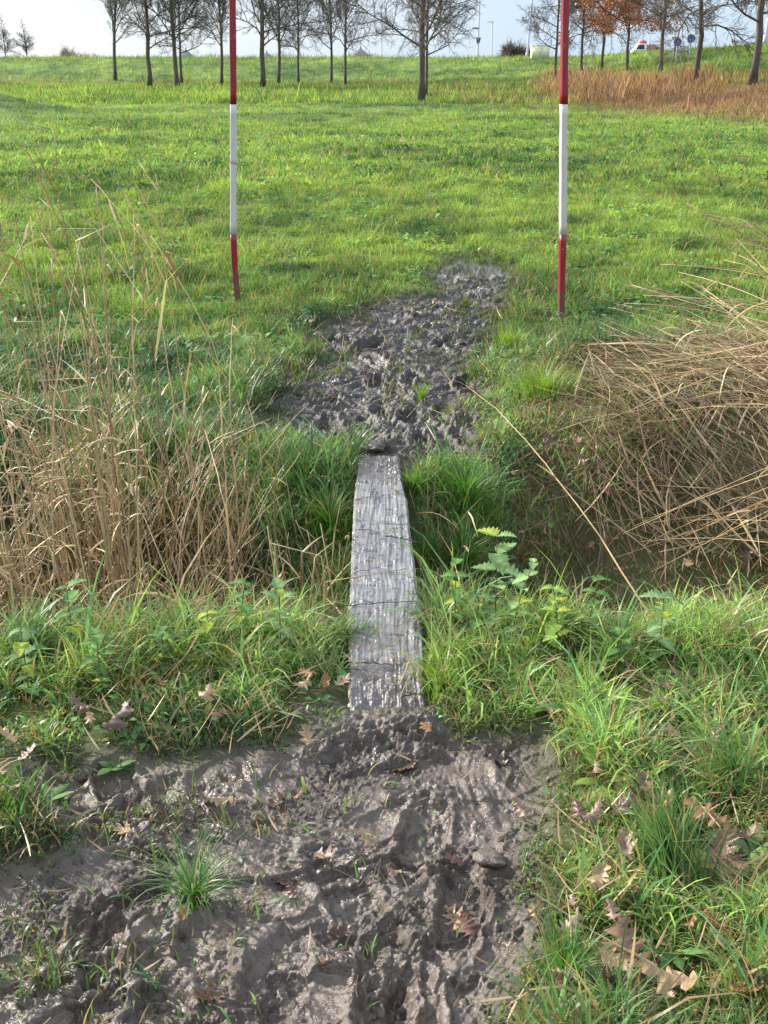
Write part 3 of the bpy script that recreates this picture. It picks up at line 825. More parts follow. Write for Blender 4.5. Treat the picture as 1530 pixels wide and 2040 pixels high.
def square_post(mb, pts, half, rot):
    """a bevelled square timber that follows pts"""
    pts = np.asarray(pts, float); b = 0.16
    prof = np.array([(1, -1 + b), (1, 1 - b), (1 - b, 1), (-1 + b, 1), (-1, 1 - b), (-1, -1 + b), (-1 + b, -1), (1 - b, -1)])
    cr, sr = math.cos(rot), math.sin(rot)
    prof = np.stack([prof[:, 0] * cr - prof[:, 1] * sr, prof[:, 0] * sr + prof[:, 1] * cr], 1)
    n = len(pts); wob = 1 + 0.035 * rng.normal(0, 1, (n, 1, 1))
    V = np.zeros((n, 8, 3)); V[:, :, :2] = pts[:, None, :2] + prof[None] * half * wob; V[:, :, 2] = pts[:, None, 2]
    i = np.arange(n - 1)[:, None] * 8; j = np.arange(8)[None]; k = (j + 1) % 8
    q = np.stack([i + j, i + k, i + 8 + k, i + 8 + j], -1).reshape(-1, 4)
    t = [(0, m + 1, m) for m in range(1, 7)] + [((n - 1) * 8, (n - 1) * 8 + m, (n - 1) * 8 + m + 1) for m in range(1, 7)]
    mb.add(V.reshape(-1, 3), q, t)

def marker_pole(path, base_px, rot, half, label):
    b = P(*base_px); D = b[1]
    b[2] = float(H(b[0], b[1]))
    root = empty("marker_pole", b, label, "marker pole", "red and white marker poles flanking the muddy path")
    pt = [PD(px, py, D) for px, py in path]
    pt.sort(key=lambda v: v[2])
    zs = np.array([p[2] for p in pt]); xs = np.array([p[0] for p in pt])
    wz = PD(*[(q) for q in [(path[1][0], 208)]][0], D)[2]; rz = PD(path[2][0], 467, D)[2]
    top = wz + (wz - rz)
    for nm, z0, z1, mat in (("red_section", b[2] - 0.05, rz, M_RED), ("white_section", rz, wz, M_WHITE), ("red_section", wz, top, M_RED)):
        z = np.linspace(z0, z1, 14)
        x = np.interp(z, zs, xs)
        hi = z > zs[-1]; sl = (xs[-1] - xs[-2]) / (zs[-1] - zs[-2]); x[hi] = xs[-1] + sl * (z[hi] - zs[-1])
        mb = MB(); square_post(mb, np.stack([x, np.full_like(z, D), z], 1), half, rot)
        mb.build(nm, mat, root, origin=b, smooth=False)
marker_pole([(463, 0), (465, 208), (465, 467), (467, 520), (471, 570), (475, 612)], (475, 612), R(9), 0.0195,
            "red and white banded pole with a crooked foot, in the grass left of the mud")
marker_pole([(1126, 0), (1123, 208), (1121, 470), (1119, 560), (1117, 640)], (1117, 640), R(17), 0.0185,
            "straight red and white banded pole in the grass right of the mud")

# ------------------------------------------------------------------ dry reeds
STRAW = [np.array(c) for c in [(0.47, 0.315, 0.15), (0.35, 0.22, 0.105), (0.60, 0.445, 0.245), (0.25, 0.155, 0.08), (0.44, 0.33, 0.17)]]
def straw(): 
    return STRAW[rng.integers(0, 5)] * rng.uniform(0.75, 1.15)
def leaf_path(p, az, L, el, droop, n=7):
    """points of a leaf that starts at p going az/el and droops"""
    pts = [np.array(p)]; e = el
    for i in range(n - 1):
        s = L / (n - 1)
        pts.append(pts[-1] + s * np.array([math.cos(az) * math.cos(e), math.sin(az) * math.cos(e), math.sin(e)]))
        e -= droop / (n - 1); az += rng.normal(0, 0.06)
    return np.array(pts)
def taper(n, w): 
    t = np.linspace(0, 1, n); return w * np.clip(np.minimum(0.5 + t * 3, 1) * (1 - t ** 2.2), 0.03, 1)
LAST = [None]; MASS = [None]
def reed(pts, r0, nleaf, label, group, leaf_dir=None, leaflen=(0.10, 0.30), first=0.35, w=0.0045, plume=False, leaves=None):
    pts = np.asarray(pts, float); base = pts[0].copy()
    # resample with gentle wobble and node kinks
    d = np.concatenate([[0], np.cumsum(np.linalg.norm(np.diff(pts, axis=0), axis=1))]); L = d[-1]
    n = max(5, int(L / 0.07)); s = np.linspace(0, L, n)
    q = np.stack([np.interp(s, d, pts[:, i]) for i in range(3)], 1)
    q[1:, :2] += np.cumsum(rng.normal(0, 0.0022, (n - 1, 2)), 0)
    c = straw(); LAST[0] = c
    mb = MASS[0] or MB(); rad = r0 * (1 - 0.6 * np.linspace(0, 1, n) ** 1.3)
    cols = c[None] * (1 + 0.18 * rng.normal(0, 1, (n, 1)))
    mb.tube(q, rad, 5, cols.clip(0.02, 0.9))
    if MASS[0]: o = {}
    else:
        o = mb.build("reed_stalk", M_STRAW, None, origin=base); o.location = base
        tag(o, label, "reed", group)
    for k in range(nleaf):
        f = rng.uniform(first, 1.0) if leaves is None else leaves[k][0]
        p = np.array([np.interp(f * L, s, q[:, i]) for i in range(3)])
        if leaves is None:
            az = (rng.uniform(0, 6.28) if leaf_dir is None else leaf_dir + rng.normal(0, 0.6)); Ln = rng.uniform(*leaflen)
            lp = leaf_path(p, az, Ln, rng.uniform(-0.3, 1.0), rng.uniform(0.2, 1.9))
        else:
            lp = np.array([p] + [PD(a, b, p[1] - 0.03) for a, b in leaves[k][1]])
            tt = np.linspace(0, 1, len(lp)); t2 = np.linspace(0, 1, 7); lp = np.stack([np.interp(t2, tt, lp[:, i]) for i in range(3)], 1)
        T = np.gradient(lp, axis=0); sd = np.cross(T, np.array([rng.normal(0, .5), rng.normal(0, .5), 1.0]))
        m2 = MASS[0] or MB(); c2 = (straw() * 1.2).clip(0, 0.62)
        m2.ribbon(lp, taper(len(lp), w * rng.uniform(0.7, 1.6)), sd, c2, 0.35)
        if not MASS[0]: m2.build("leaf", M_STRAW, o, origin=base)
    return o

GL = "dry reeds standing in the ditch left of the plank"
hero = [
 ([(268, 1210, 3.5), (240, 900, 3.5), (190, 700, 3.45), (148, 520, 3.4), (124, 380, 3.4), (118, 262, 3.4)], 0.0034,
  "tallest dry reed at the left, its top leaves blown flat towards the left edge",
  [(1.0, [(80, 254), (38, 247)]), (0.965, [(70, 285), (45, 268), (20, 264)]), (0.90, [(70, 300), (20, 275)]), (0.84, [(60, 310), (0, 252)]), (0.66, [(70, 410), (-5, 335)]), (0.55, [(150, 480), (235, 440)])]),
 ([(330, 1190, 3.55), (318, 900, 3.5), (300, 640, 3.5), (262, 500, 3.5), (232, 430, 3.5), (213, 395, 3.5)], 0.0032,
  "tall dry reed with a pale folded leaf at its top, left of the left pole",
  [(1.0, [(232, 440), (250, 500), (262, 560)]), (0.93, [(180, 440), (150, 430)]), (0.8, [(190, 455), (90, 455)]), (0.7, [(330, 560), (370, 520)])]),
 ([(425, 1230, 3.5), (375, 900, 3.5), (340, 640, 3.5), (318, 540, 3.5), (312, 430, 3.5), (300, 345, 3.5)], 0.0028,
  "thin dry reed bending left with its tip against the grass beside the left pole",
  [(0.97, [(285, 335), (272, 315)]), (0.9, [(270, 365), (250, 352)]), (0.8, [(250, 385), (238, 380)]), (0.6, [(380, 700), (430, 690)])]),
 ([(560, 1240, 3.7), (552, 1100, 3.75), (548, 985, 3.75), (565, 878, 3.75)], 0.0042,
  "short snapped reed stub with a pale straight top, nearest the plank on its left", []),
 ([(465, 1220, 3.6), (440, 900, 3.6), (425, 700, 3.6), (350, 560, 3.6), (290, 470, 3.6)], 0.0030,
  "dry reed with a sharp bend to the left halfway up, over the green bank", [(0.9, [(330, 500), (380, 520)]), (0.5, [(470, 880), (500, 960)])]),
 ([(180, 1250, 3.4), (170, 1000, 3.4), (135, 800, 3.4), (60, 660, 3.4), (-20, 540, 3.4)], 0.0034,
  "dry reed slanting up to the left out of the picture below the tallest one", [(0.7, [(120, 780), (200, 760)]), (0.9, [(30, 640), (90, 640)])]),
]
for path, r, lab, lv in hero:
    pts = [PD(a, b, D) for a, b, D in path]
    pts[0][2] = float(H(pts[0][0], pts[0][1])) - 0.02 if pts[0][2] > float(H(pts[0][0], pts[0][1])) else pts[0][2]
    reed(pts, r, len(lv), lab, GL, leaves=lv, w=0.0034)

def tone(c):
    l = c.sum() / 3
    return "dark brown" if l < 0.185 else "tan" if l < 0.27 else "pale straw"
def stand(n, x0, x1, y0, y1, h0, h1, lab, group, az0, azs, leanmax, nl=(2, 5), r=(0.0020, 0.0036), bend=0.4, places=None):
    for _ in range(n):
        x = rng.uniform(x0, x1); y = rng.uniform(y0, y1); z = float(H(x, y)) - 0.02
        h = rng.uniform(h0, h1); az = rng.normal(az0, azs); ln = abs(rng.normal(0, leanmax)); cur = rng.uniform(0.1, 0.9)
        pts = [np.array([x, y, z])]; k = 6; el = math.pi / 2 - ln * 0.5
        brk = rng.integers(2, 6) if rng.random() < bend else -1
        for i in range(k):
            if i == brk: el -= rng.uniform(0.4, 1.7); az += rng.normal(0, 0.6)
            pts.append(pts[-1] + h / k * np.array([math.cos(az) * math.cos(el), math.sin(az) * math.cos(el), math.sin(el)]))
            el -= ln * cur / k
        pts = np.array(pts); pts[1:, 2] = np.maximum(pts[1:, 2], H(pts[1:, 0], pts[1:, 1]) + 0.02)
        nlf = int(rng.integers(*nl))
        fx = (x - x0) / (x1 - x0); pl = places[min(len(places) - 1, int(fx * len(places)))]
        form = "snapped" if brk > 0 else ("leaning" if ln > leanmax * 0.9 else "upright")
        ht = "short" if h < h0 + (h1 - h0) / 3 else "long" if h > h1 - (h1 - h0) / 3 else "medium"
        tp = pts[-1, 0] - pts[0, 0]; form += " to the left" if tp < -0.08 else " to the right" if tp > 0.08 else ""
        if form.startswith("upright"): form = "upright"
        lf = "bare" if nlf == 0 else "leafy" if nlf > 2 else "sparse leaved"
        o = reed(pts, rng.uniform(*r), nlf, "x", group, leaflen=(0.05, 0.20), w=0.0030)
        o['label'] = "%s %s %s %s, %s, %s" % (ht, lf.replace("sparse leaved", "thinly leaved" if lab != "dead stem" else "tufted"), tone(LAST[0]).replace("pale straw", "pale"), lab, form, pl)
LP = ["at the left edge", "under the tallest reed", "right of the tallest reed", "below the left pole"]
def reed_mass(*jobs):
    """the lesser stems of the bed, too many to count"""
    MASS[0] = MB()
    for f, a, k in jobs: f(*a, **k)
    m = MASS[0]; MASS[0] = None
    tag(m.build("reed_bed", M_STRAW), kind='stuff')
PB = ["at the left edge", "left of the bed's middle", "right of the bed's middle", "below the left pole"]
PS = ["next to the reed bed", "midway to the plank", "beside the plank"]
stand(108, -1.50, -0.78, 3.15, 4.1, 0.85, 1.7, "reed", GL, math.pi * 0.85, 0.8, 0.42, (1, 5), places=LP)
stand(26, -1.55, -0.75, 3.3, 4.2, 1.3, 1.9, "towering reed", GL, math.pi * 0.9, 0.8, 0.5, (2, 6), (0.0018, 0.003), 0.5, LP)
stand(46, -1.15, -0.50, 3.1, 3.9, 0.5, 1.2, "lower reed", GL, math.pi * 0.7, 1.1, 0.40, (0, 4), places=PB)
stand(26, -0.62, -0.13, 3.12, 3.6, 0.22, 0.55, "reed stub", GL, math.pi * 0.5, 1.5, 0.25, (0, 3), (0.0022, 0.0042), 0.2, PS)
stand(10, 0.13, 0.26, 3.1, 4.2, 0.18, 0.50, "dead stem", "dead stems along the right side of the plank", 0.8, 1.2, 0.35, (0, 2), (0.0009, 0.0016), 0.3, ["against the plank's right edge", "just right of the plank"])
reed_mass(
 (stand, (16, -1.5, -0.60, 3.3, 4.3, 0.6, 1.3, "", GL, math.pi * 0.85, 0.9, 0.45, (0, 4)), dict(places=LP)),
 (stand, (8, -1.15, -0.45, 3.2, 4.1, 0.4, 0.9, "", GL, math.pi * 0.7, 1.2, 0.40, (0, 3)), dict(places=PB)),
 (stand, (34, -0.70, -0.13, 3.2, 4.0, 0.12, 0.45, "", GL, math.pi * 0.5, 1.5, 0.3, (0, 3)), dict(places=PS)),
 (stand, (14, 0.13, 0.28, 3.1, 4.2, 0.1, 0.35, "", GL, 0.8, 1.2, 0.35, (0, 2), (0.0009, 0.0016), 0.3), dict(places=PS)))

GR = "dry reeds leaning in from the right over the ditch"
def arching(n, rootx, rooty, tipx, tipy, Dr, Dt, lab, sag=0.05):
    for _ in range(n):
        a = rng.uniform(*rootx), rng.uniform(*rooty); b = rng.uniform(*tipx), rng.uniform(*tipy)
        p0 = PD(*a, rng.uniform(*Dr)); p3 = PD(*b, rng.uniform(*Dt))
        g0 = float(H(p0[0], p0[1])); 
        foot = np.array([p0[0] + rng.uniform(0.15, 0.4), p0[1] + rng.uniform(-0.1, 0.1), 0.0]); foot[2] = float(H(foot[0], foot[1])) - 0.02
        t = np.linspace(0, 1, 8)[:, None]
        c = p0 * (1 - t) + p3 * t; c[:, 2] += sag * rng.uniform(-0.4, 1.6) * np.sin(t[:, 0] * math.pi) 
        c[:, 2] = np.maximum(c[:, 2], H(c[:, 0], c[:, 1]) + 0.02)
        nlf = int(rng.integers(0, 3))
        o = reed(np.concatenate([[foot], c]), rng.uniform(0.0016, 0.0032), nlf, lab, GR, leaf_dir=math.pi, leaflen=(0.08, 0.20), w=0.0028)
        band = "upper" if b[1] < tipy[0] + (tipy[1] - tipy[0]) / 3 else "lower" if b[1] > tipy[1] - (tipy[1] - tipy[0]) / 3 else "middle"
        reach = "reaching far left" if b[0] < (tipx[0] + tipx[1]) / 2 else "cut short"
        o['label'] = "%s %s %s %s, %s" % (band, tone(LAST[0]), "leafy" if nlf else "bare", lab, reach)
arching(44, (1560, 1760), (640, 880), (1210, 1440), (560, 840), (3.6, 4.4), (3.9, 4.7), "stalk of the fan over the right bank")
arching(14, (1570, 1740), (560, 760), (1290, 1500), (400, 560), (3.7, 4.4), (3.8, 4.6), "reed tip against the meadow at the right edge")
arching(13, (1580, 1700), (860, 1120), (1200, 1440), (960, 1150), (3.2, 3.8), (3.6, 4.2), "stalk lying across the lower right ditch bank", 0.02)
arching(8, (1580, 1700), (1050, 1250), (1380, 1480), (1250, 1500), (2.6, 3.0), (2.5, 2.9), "stem over the near grass at the right edge", 0.03)
reed_mass((arching, (30, (1560, 1760), (600, 900), (1240, 1500), (540, 840), (3.7, 4.5), (4.0, 4.8), ""), {}),
 (arching, (10, (1570, 1740), (500, 700), (1330, 1500), (400, 560), (3.7, 4.4), (3.8, 4.6), ""), {}))
lp = [PD(1368, 1350, 2.85), PD(1290, 1215, 3.0), PD(1180, 1050, 3.3), PD(1085, 925, 3.6), PD(985, 812, 3.95), PD(925, 768, 4.15)]
reed(lp, 0.0030, 3, "longest single dry stem, slanting across the right side of the ditch", GR, first=0.2, leaflen=(0.06, 0.15), w=0.003)
lp = [PD(660, 1165, 3.4), PD(740, 1130, 3.4)]

def litter(name, n, region, L, r, lift, tintf=1.0, ribbon_share=0.4, az0=None, azs=0.8):
    mb = MB(); k = 0
    while k < n:
        x, y = region()
        Ln = rng.uniform(*L); az = rng.uniform(0, math.pi) if az0 is None else rng.normal(az0, azs)
        m = 5; t = np.linspace(-0.5, 0.5, m)
        cv = rng.normal(0, 0.15)
        X = x + Ln * t * math.cos(az) - cv * Ln * (t * t) * math.sin(az); Y = y + Ln * t * math.sin(az) + cv * Ln * (t * t) * math.cos(az)
        Z = H0(X, Y); Z = np.maximum(Z, np.linspace(Z[0], Z[-1], m)) + rng.uniform(0.003, lift) + (t + 0.5) * rng.uniform(0, lift * 1.3)
        pts = np.stack([X, Y, Z], 1); c = straw() * tintf * rng.uniform(0.6, 1.1)
        if rng.random() < ribbon_share:
            T = np.gradient(pts, axis=0); sd = np.cross(T, np.array([rng.normal(0, .5), rng.normal(0, .5), 1.0]))
            mb.ribbon(pts, taper(m, rng.uniform(0.0012, 2.4 * r[1])), sd, c, 0.3)
        else:
            mb.tube(pts, rng.uniform(*r), 3, c, cap=False)
        k += 1
    return tag(mb.build(name, M_STRAW), kind='stuff')
def rej(f, x0, x1, y0, y1):
    buf = []
    def g():
        while not buf:
            x = rng.uniform(x0, x1, 4000); y = rng.uniform(y0, y1, 4000); k = f(x, y)
            buf.extend(zip(x[k], y[k]))
        return buf.pop()
    return g
rr = lambda x, y: rng.random(len(x)) < reedy(x, y)
litter("reed_litter", 1300, rej(lambda x, y: rr(x, y) & (x > 0.3), 0.35, 2.3, 3.1, 6.6), (0.04, 0.20), (0.0009, 0.0019), 0.035, 0.75, 0.5)
litter("reed_litter", 1800, rej(lambda x, y: (x > 0.88 + 0.10 * (y - 4.6) + rng.normal(0, .07, len(x))) & (y > 4.25) & (y < 6.2 + rng.normal(0, .25, len(x))), 0.5, 2.6, 4.3, 7), (0.12, 0.5), (0.0011, 0.0024), 0.07, 0.85, 0.6, 2.6, 0.95)
litter("reed_litter", 1500, rej(rr, -1.6, -0.2, 3.0, 4.6), (0.06, 0.30), (0.0009, 0.0019), 0.16, 0.9, 0.4)
litter("reed_litter", 420, rej(lambda x, y: x > -9, -0.9, 1.2, 4.3, 8.0), (0.04, 0.2), (0.0008, 0.0014), 0.05, 0.8, 0.5)
litter("grass_litter", 900, rej(lambda x, y: mud_mask(x, y) < 0.6, -0.75, 1.1, 1.3, 3.0), (0.03, 0.14), (0.0006, 0.0012), 0.05, 0.85, 0.6)
litter("mud_litter", 420, rej(lambda x, y: mud_mask(x, y) > 0.3, -0.8, 0.8, 1.3, 7.5), (0.012, 0.06), (0.0005, 0.0012), 0.010, 0.5, 0.5)

# ------------------------------------------------------------------ fallen oak leaves
def oak_mesh(seed, L, lobes, curl, droop, sharp, twistl):
    r = np.random.default_rng(seed); n = 49
    t = np.linspace(0, 1, n)
    env = np.sin(np.pi * np.clip(t, 0, 1) ** 0.85) ** 0.75
    ph = t * lobes
    V = []; 
    for side in (-1, 1):
        s = ph + (0.35 if side > 0 else 0) + 0.04 * r.normal()
        fr = s - np.floor(s)
        lob = 1 - np.abs(fr - 0.62) / np.where(fr < 0.62, 0.62, 0.38)      # saw shape that points to the tip
        lob = lob ** sharp
        w = L * 0.36 * env * (0.22 + 0.78 * lob) * (0.9 + 0.2 * r.random())
        w[t < 0.12] = L * 0.008
        V.append(w)
    mid = np.zeros((n, 3)); mid[:, 1] = (t - 0.5) * L
    bend = curl
    mid[:, 2] = bend * L * (t - 0.45) ** 2 + 0.02 * L * np.sin(t * 7 + seed)
    mid[:, 0] = twistl * L * (t - 0.5) ** 2
    rows = []
    for i in range(n):
        for sd, k in ((-1, 1.0), (-1, 0.5), (0, 0), (1, 0.5), (1, 1.0)):
            w = V[0][i] if sd < 0 else V[1][i]
            x = sd * w * k
            fwd = 0.45 * w * k * (0.4 + t[i])
            z = -droop * abs(x) + 1.6 * droop * x * x / L * 2 + 0.015 * L * math.sin(i * 0.9 + sd * 2) * k
            z += curl * 0.9 * abs(x) * k * math.sin(3.0 * t[i] + seed)
            rows.append(mid[i] + np.array([x, fwd, z]))
    rows = np.array(rows)
    i = np.arange(n - 1)[:, None] * 5; j = np.arange(4)[None]
    q = np.stack([i + j, i + j + 1, i + j + 6, i + j + 5], -1).reshape(-1, 4)
    rows[:, 2] -= rows[:, 2].min()
    return rows, q
def oak_leaf(p, L, az, col, label, group=None, tiltx=0.0, tilty=0.0, k=None):
    seed = int(rng.integers(0, 1000))
    rows, q = oak_mesh(seed, 1.0, rng.integers(3, 6), rng.uniform(0.15, 1.1), rng.uniform(0.05, 0.55), rng.uniform(0.7, 1.3), rng.uniform(-0.5, 0.5))
    c = np.tile(np.array(col), (len(rows), 1)) * (1 + 0.12 * np.sin(np.arange(len(rows)) * 0.37 + seed))[:, None]
    mid = (np.arange(len(rows)) % 5) == 2
    c[mid] *= 0.7
    me = np_mesh("oak_leaf", rows, q, None, c)
    o = link("oak_leaf", me, M_OAK); o.location = p; o.scale = (L, L, L)
    o.rotation_euler = (tiltx, tilty, az)
    mb = MB(); mb.tube([(0, -0.46, rows[2][2]), (0.02, -0.56, rows[2][2] + .02), (0.05, -0.68, rows[2][2])], 0.011, 4, np.array(col) * 0.6)
    mb.build("leaf_stalk", M_OAK, o)
    return tag(o, label, "leaf", group)
for px, py, L, az, c, lab in spec:
    g = GP(px, py); on = 'on the middle of the plank' in lab
    g[2] = (PZ + 0.006) if on else g[2] + (0.004 if mud_mask(g[:1], g[1:2])[0] > 0.5 else rng.uniform(0.028, 0.042))
    oak_leaf(g, L * (0.9 if L > 0.1 else 0.72), az + rng.normal(0, 0.2), np.array(c) * rng.uniform(0.85, 1.1), lab, "fallen oak leaves", rng.normal(0.25, 0.2), rng.normal(0, 0.25))
zones = [
(44, lambda: (rng.uniform(1120, 1500), rng.uniform(1380, 2030)), "leaf scrap in the grass right of the near mud", "right grass", (1250, 1380), 1700),
 (14, lambda: (rng.uniform(20, 560), rng.uniform(1370, 1660)), "leaf scrap along the left margin of the near mud", "left margin", (200, 380), 1500),
 (24, lambda: (rng.uniform(1000, 1500), rng.uniform(880, 1260)), "withered leaf on the ditch slope right of the plank", "ditch slope", (1160, 1330), 1070),
 (40, lambda: (rng.uniform(480, 1500), rng.uniform(300, 640)), "tiny leaf fleck in the sunny meadow", "meadow", (800, 1150), 450),
 (12, lambda: (rng.uniform(560, 980), rng.uniform(560, 880)), "leaf trodden into the far mud patch", "far mud", (700, 840), 720),
 (10, lambda: (rng.uniform(400, 1000), rng.uniform(1500, 2000)), "leaf scrap trodden flat in the near mud", "near mud", (600, 800), 1750),
]
for n, f, lab, grp, xs_, ys_ in zones:
    for _ in range(n):
        px, py = f(); g = GP(px, py)
        if in_plank(np.array([g[0]]), np.array([g[1]]), 0.03)[0]: continue
        g[2] += 0.003 if mud_mask(g[:1], g[1:2])[0] > 0.5 else rng.uniform(0.025, 0.06)
        c = [OR, BR, DK, PK, RD, TN][rng.integers(0, 6)]
        cn = {OR: "orange", BR: "brown", DK: "blackish", PK: "pinkish", RD: "rust red", TN: "tan"}[c]
        side = "left part" if px < xs_[0] else "right part" if px > xs_[1] else "middle"
        far_ = "upper" if py < ys_ else "lower"
        oak_leaf(g, rng.uniform(0.025, 0.075), rng.uniform(0, 6.28), np.array(c) * rng.uniform(0.7, 1.1), "%s %s, %s %s" % (cn, lab, far_, side), "scattered leaf scraps, " + grp, rng.normal(0.2, 0.3), rng.normal(0, 0.3))

# ------------------------------------------------------------------ twigs on the plank
def twig(pts, r, label, group="black twigs lying across the plank", col=(0.035, 0.026, 0.022), side=None):
    base = np.array(pts[0], float); P_ = np.array(pts, float)
    t = np.linspace(0, 1, len(P_)); t2 = np.linspace(0, 1, 4 * len(P_)); q = np.stack([np.interp(t2, t, P_[:, i]) for i in range(3)], 1)
    q += rng.normal(0, 0.0012, q.shape)
    mb = MB(); mb.tube(q, r * (1 - 0.5 * t2), 5, np.array(col))
    for _ in range(2):
        i = rng.integers(2, len(q) - 2); d = rng.normal(0, 1, 3) * np.array([1, 1, 0.3]); d /= np.linalg.norm(d)
        mb.tube([q[i], q[i] + d * 0.02, q[i] + d * 0.035 + np.array([0, 0, .004])], r * 0.5, 4, np.array(col))
    o = mb.build("twig", M_TWIG, None, origin=base); o.location = base
    return tag(o, label, "twig", group)
TW = 0.022
for path, r, lab in [
 ([(632,1232),(680,1200),(760,1201),(828,1198),(850,1222),(870,1242)], .0018, "long black twig right across the plank, bent down at both ends"),
 ([(810,1218),(860,1230),(880,1255)], .0022, "short black twig poking over the right edge of the plank below the long one"),
 ([(836,1172),(815,1205),(790,1245)], .0015, "thin brown twig slanting over the right half of the plank"),
 ([(695,1320),(745,1321),(780,1324),(803,1323)], .002, "dark crusted twig across the lower left half of the plank"),
 ([(690,1330),(730,1336),(758,1342)], .0013, "thin dark twig just under the crusted one on the plank"),
 ([(705,1047),(735,1055),(750,1060)], .002, "black twig left of the crumpled leaf on the plank"),
 ([(765,1066),(800,1073),(835,1082)], .0028, "thick pale brown twig right of the crumpled leaf on the plank"),
 ([(770,1044),(800,1044),(830,1042),(845,1030)], .0014, "thin dark twig above the crumpled leaf on the plank"),
 ([(706,990),(738,990),(764,986)], .0015, "black twig across the far left half of the plank"),
 ([(740,985),(752,965),(764,948)], .0012, "thin twig slanting at the far end of the plank"),
 ([(700,1138),(720,1136),(752,1132)], .0014, "short greenish black twig across the plank between the long twig and the leaf"),
 ([(700,1225),(735,1219)], .0012, "short thin twig at the left edge of the plank under the long black one"),
 ([(800,1388),(840,1382),(850,1376)], .0022, "muddy brown twig on the near right end of the plank"),
]:
    pts = []
    for i, (a, b) in enumerate(path):
        p = P(a, b, TW)
        if not (PL[0,1] < p[1] < PL[-1,1] and -0.1 < p[0] < 0.12): p[2] = 0.01
        pts.append(p)
    twig(pts, r, lab)
p = P(705, 1130, 0.0)

# ------------------------------------------------------------------ nettles and other leafy plants
def nettle_leaf(mb, p, az, L, el, col):
    n = 15; t = np.linspace(0, 1, n)
    w = 0.36 * L * np.sin(np.pi * t ** 0.62) ** 0.9 * (1 - 0.25 * t)
    w *= 1 + 0.10 * np.where(np.arange(n) % 2 == 0, 1, -1)
    lp = leaf_path(p, az, L, el, rng.uniform(0.2, 0.9), n)
    T = np.gradient(lp, axis=0); sd = np.cross(T, np.array([0, 0, 1.0]))
    sd /= np.linalg.norm(sd, axis=1, keepdims=True) + 1e-9
    N = np.cross(sd, T); N /= np.linalg.norm(N, axis=1, keepdims=True) + 1e-9
    V = []
    for k, fo in ((-1, .22), (-.5, .16), (0, 0), (.5, .16), (1, .22)):
        V.append(lp + sd * (w * k)[:, None] + N * (w * fo)[:, None] * (1 + 0.6 * np.where(np.arange(n) % 2 == 0, 1, -1) * abs(k))[:, None])
    V = np.stack(V, 1).reshape(-1, 3)
    i = np.arange(n - 1)[:, None] * 5; j = np.arange(4)[None]
    q = np.stack([i + j, i + j + 1, i + j + 6, i + j + 5], -1).reshape(-1, 4)
    c = np.repeat(np.array(col)[None], len(V), 0) * (1 + 0.15 * rng.normal(0, 1, (len(V), 1))); c[np.arange(len(V)) % 5 == 2] *= 1.25
    mb.add(V, q, None, c.clip(0.01, 0.8))
def nettle(px, py, h, pairs, L, col, lab, lean=(0, 0), zoff=0.0):
    h *= 1.55; col = np.array(col) * 1.15
    g = GP(px, py); base = g.copy()
    pts = np.array([g + np.array([lean[0] * t * t * h, lean[1] * t * t * h, h * t]) for t in np.linspace(0, 1, 8)])
    root = empty("nettle_plant", base, lab, "nettle", "nettles and weeds along the ditch")
    mb = MB(); mb.tube(pts, 0.0018 * (1.3 - np.linspace(0, 0.7, 8)), 5, (0.13, 0.15, 0.05)); mb.build("stem", M_NETTLE, root, origin=base)
    mb = MB(); a0 = rng.uniform(0, 3)
    pairs = int(pairs * 1.7)
    for k in range(pairs):
        f = 0.20 + 0.80 * k / max(1, pairs - 1); p = np.array([np.interp(f, np.linspace(0, 1, 8), pts[:, i]) for i in range(3)])
        for s in (0, math.pi):
            c = np.array(col) * rng.uniform(0.75, 1.2)
            if rng.random() < 0.15: c = np.array([0.32, 0.38, 0.06])
            nettle_leaf(mb, p, a0 + k * 1.45 + s + rng.normal(0, .25), 0.85 * L * rng.uniform(0.6, 1.2) * (1.1 - 0.35 * abs(f - .7)), rng.uniform(-0.2, 0.5), c)
    mb.build("foliage", M_NETTLE, root, origin=base)
G1 = (0.11, 0.21, 0.06); G2 = (0.22, 0.33, 0.06); G3 = (0.20, 0.30, 0.12); G4 = (0.10, 0.18, 0.06)
for a in [
 (985,1268,.19,4,.085,G3,"tallest nettle, pale with drooping top leaves, right of the plank's middle",(0,.1)),
 (905,1275,.15,4,.05,G1,"small nettle close to the right edge of the plank",(0,0)),
 (1020,1285,.16,4,.055,G3,"mottled nettle with curled grey leaves right of the tallest one",(.2,0)),
 (1110,1320,.14,4,.07,G2,"yellow green nettle on the near brink of the ditch",(-.1,0)),
 (1165,1315,.15,4,.06,G1,"dark green nettle beside the yellow green one",(.1,0)),
 (1310,1330,.13,3,.075,G3,"broad leaved grey green nettle left of the longest slanting stem",(0,0)),
 (950,1290,.10,4,.05,G4,"low dark nettle in front of the tallest one",(0,0)),
 (1230,1350,.09,3,.055,G1,"low nettle in the grass between the bank nettles at the right",(0,0)),
 (480,1300,.13,4,.055,G1,"nettle with grey green leaves in front of the reed stubs",(.1,0)),
 (560,1300,.12,4,.06,G3,"nettle with pale drooping leaves nearest the plank on the left",(0,0)),
 (420,1330,.10,4,.05,G2,"yellowish nettle in the left bank grass",(0,0)),
 (150,1330,.15,4,.06,G1,"nettle with blue green leaves in front of the left reed bed",(0,0)),
 (60,1400,.13,4,.065,G4,"nettle at the left edge above the orange brown leaf",(0,0)),
 (205,1400,.12,5,.05,G1,"bushy nettle above the dark leaf on the left mud edge",(0,0)),
 (330,1365,.10,4,.05,G4,"low dark nettle in the middle of the left bank",(0,0)),
 (15,1180,.22,4,.07,G3,"tall pale nettle cut by the left edge among the reeds",(0,0)),
]: nettle(*a)

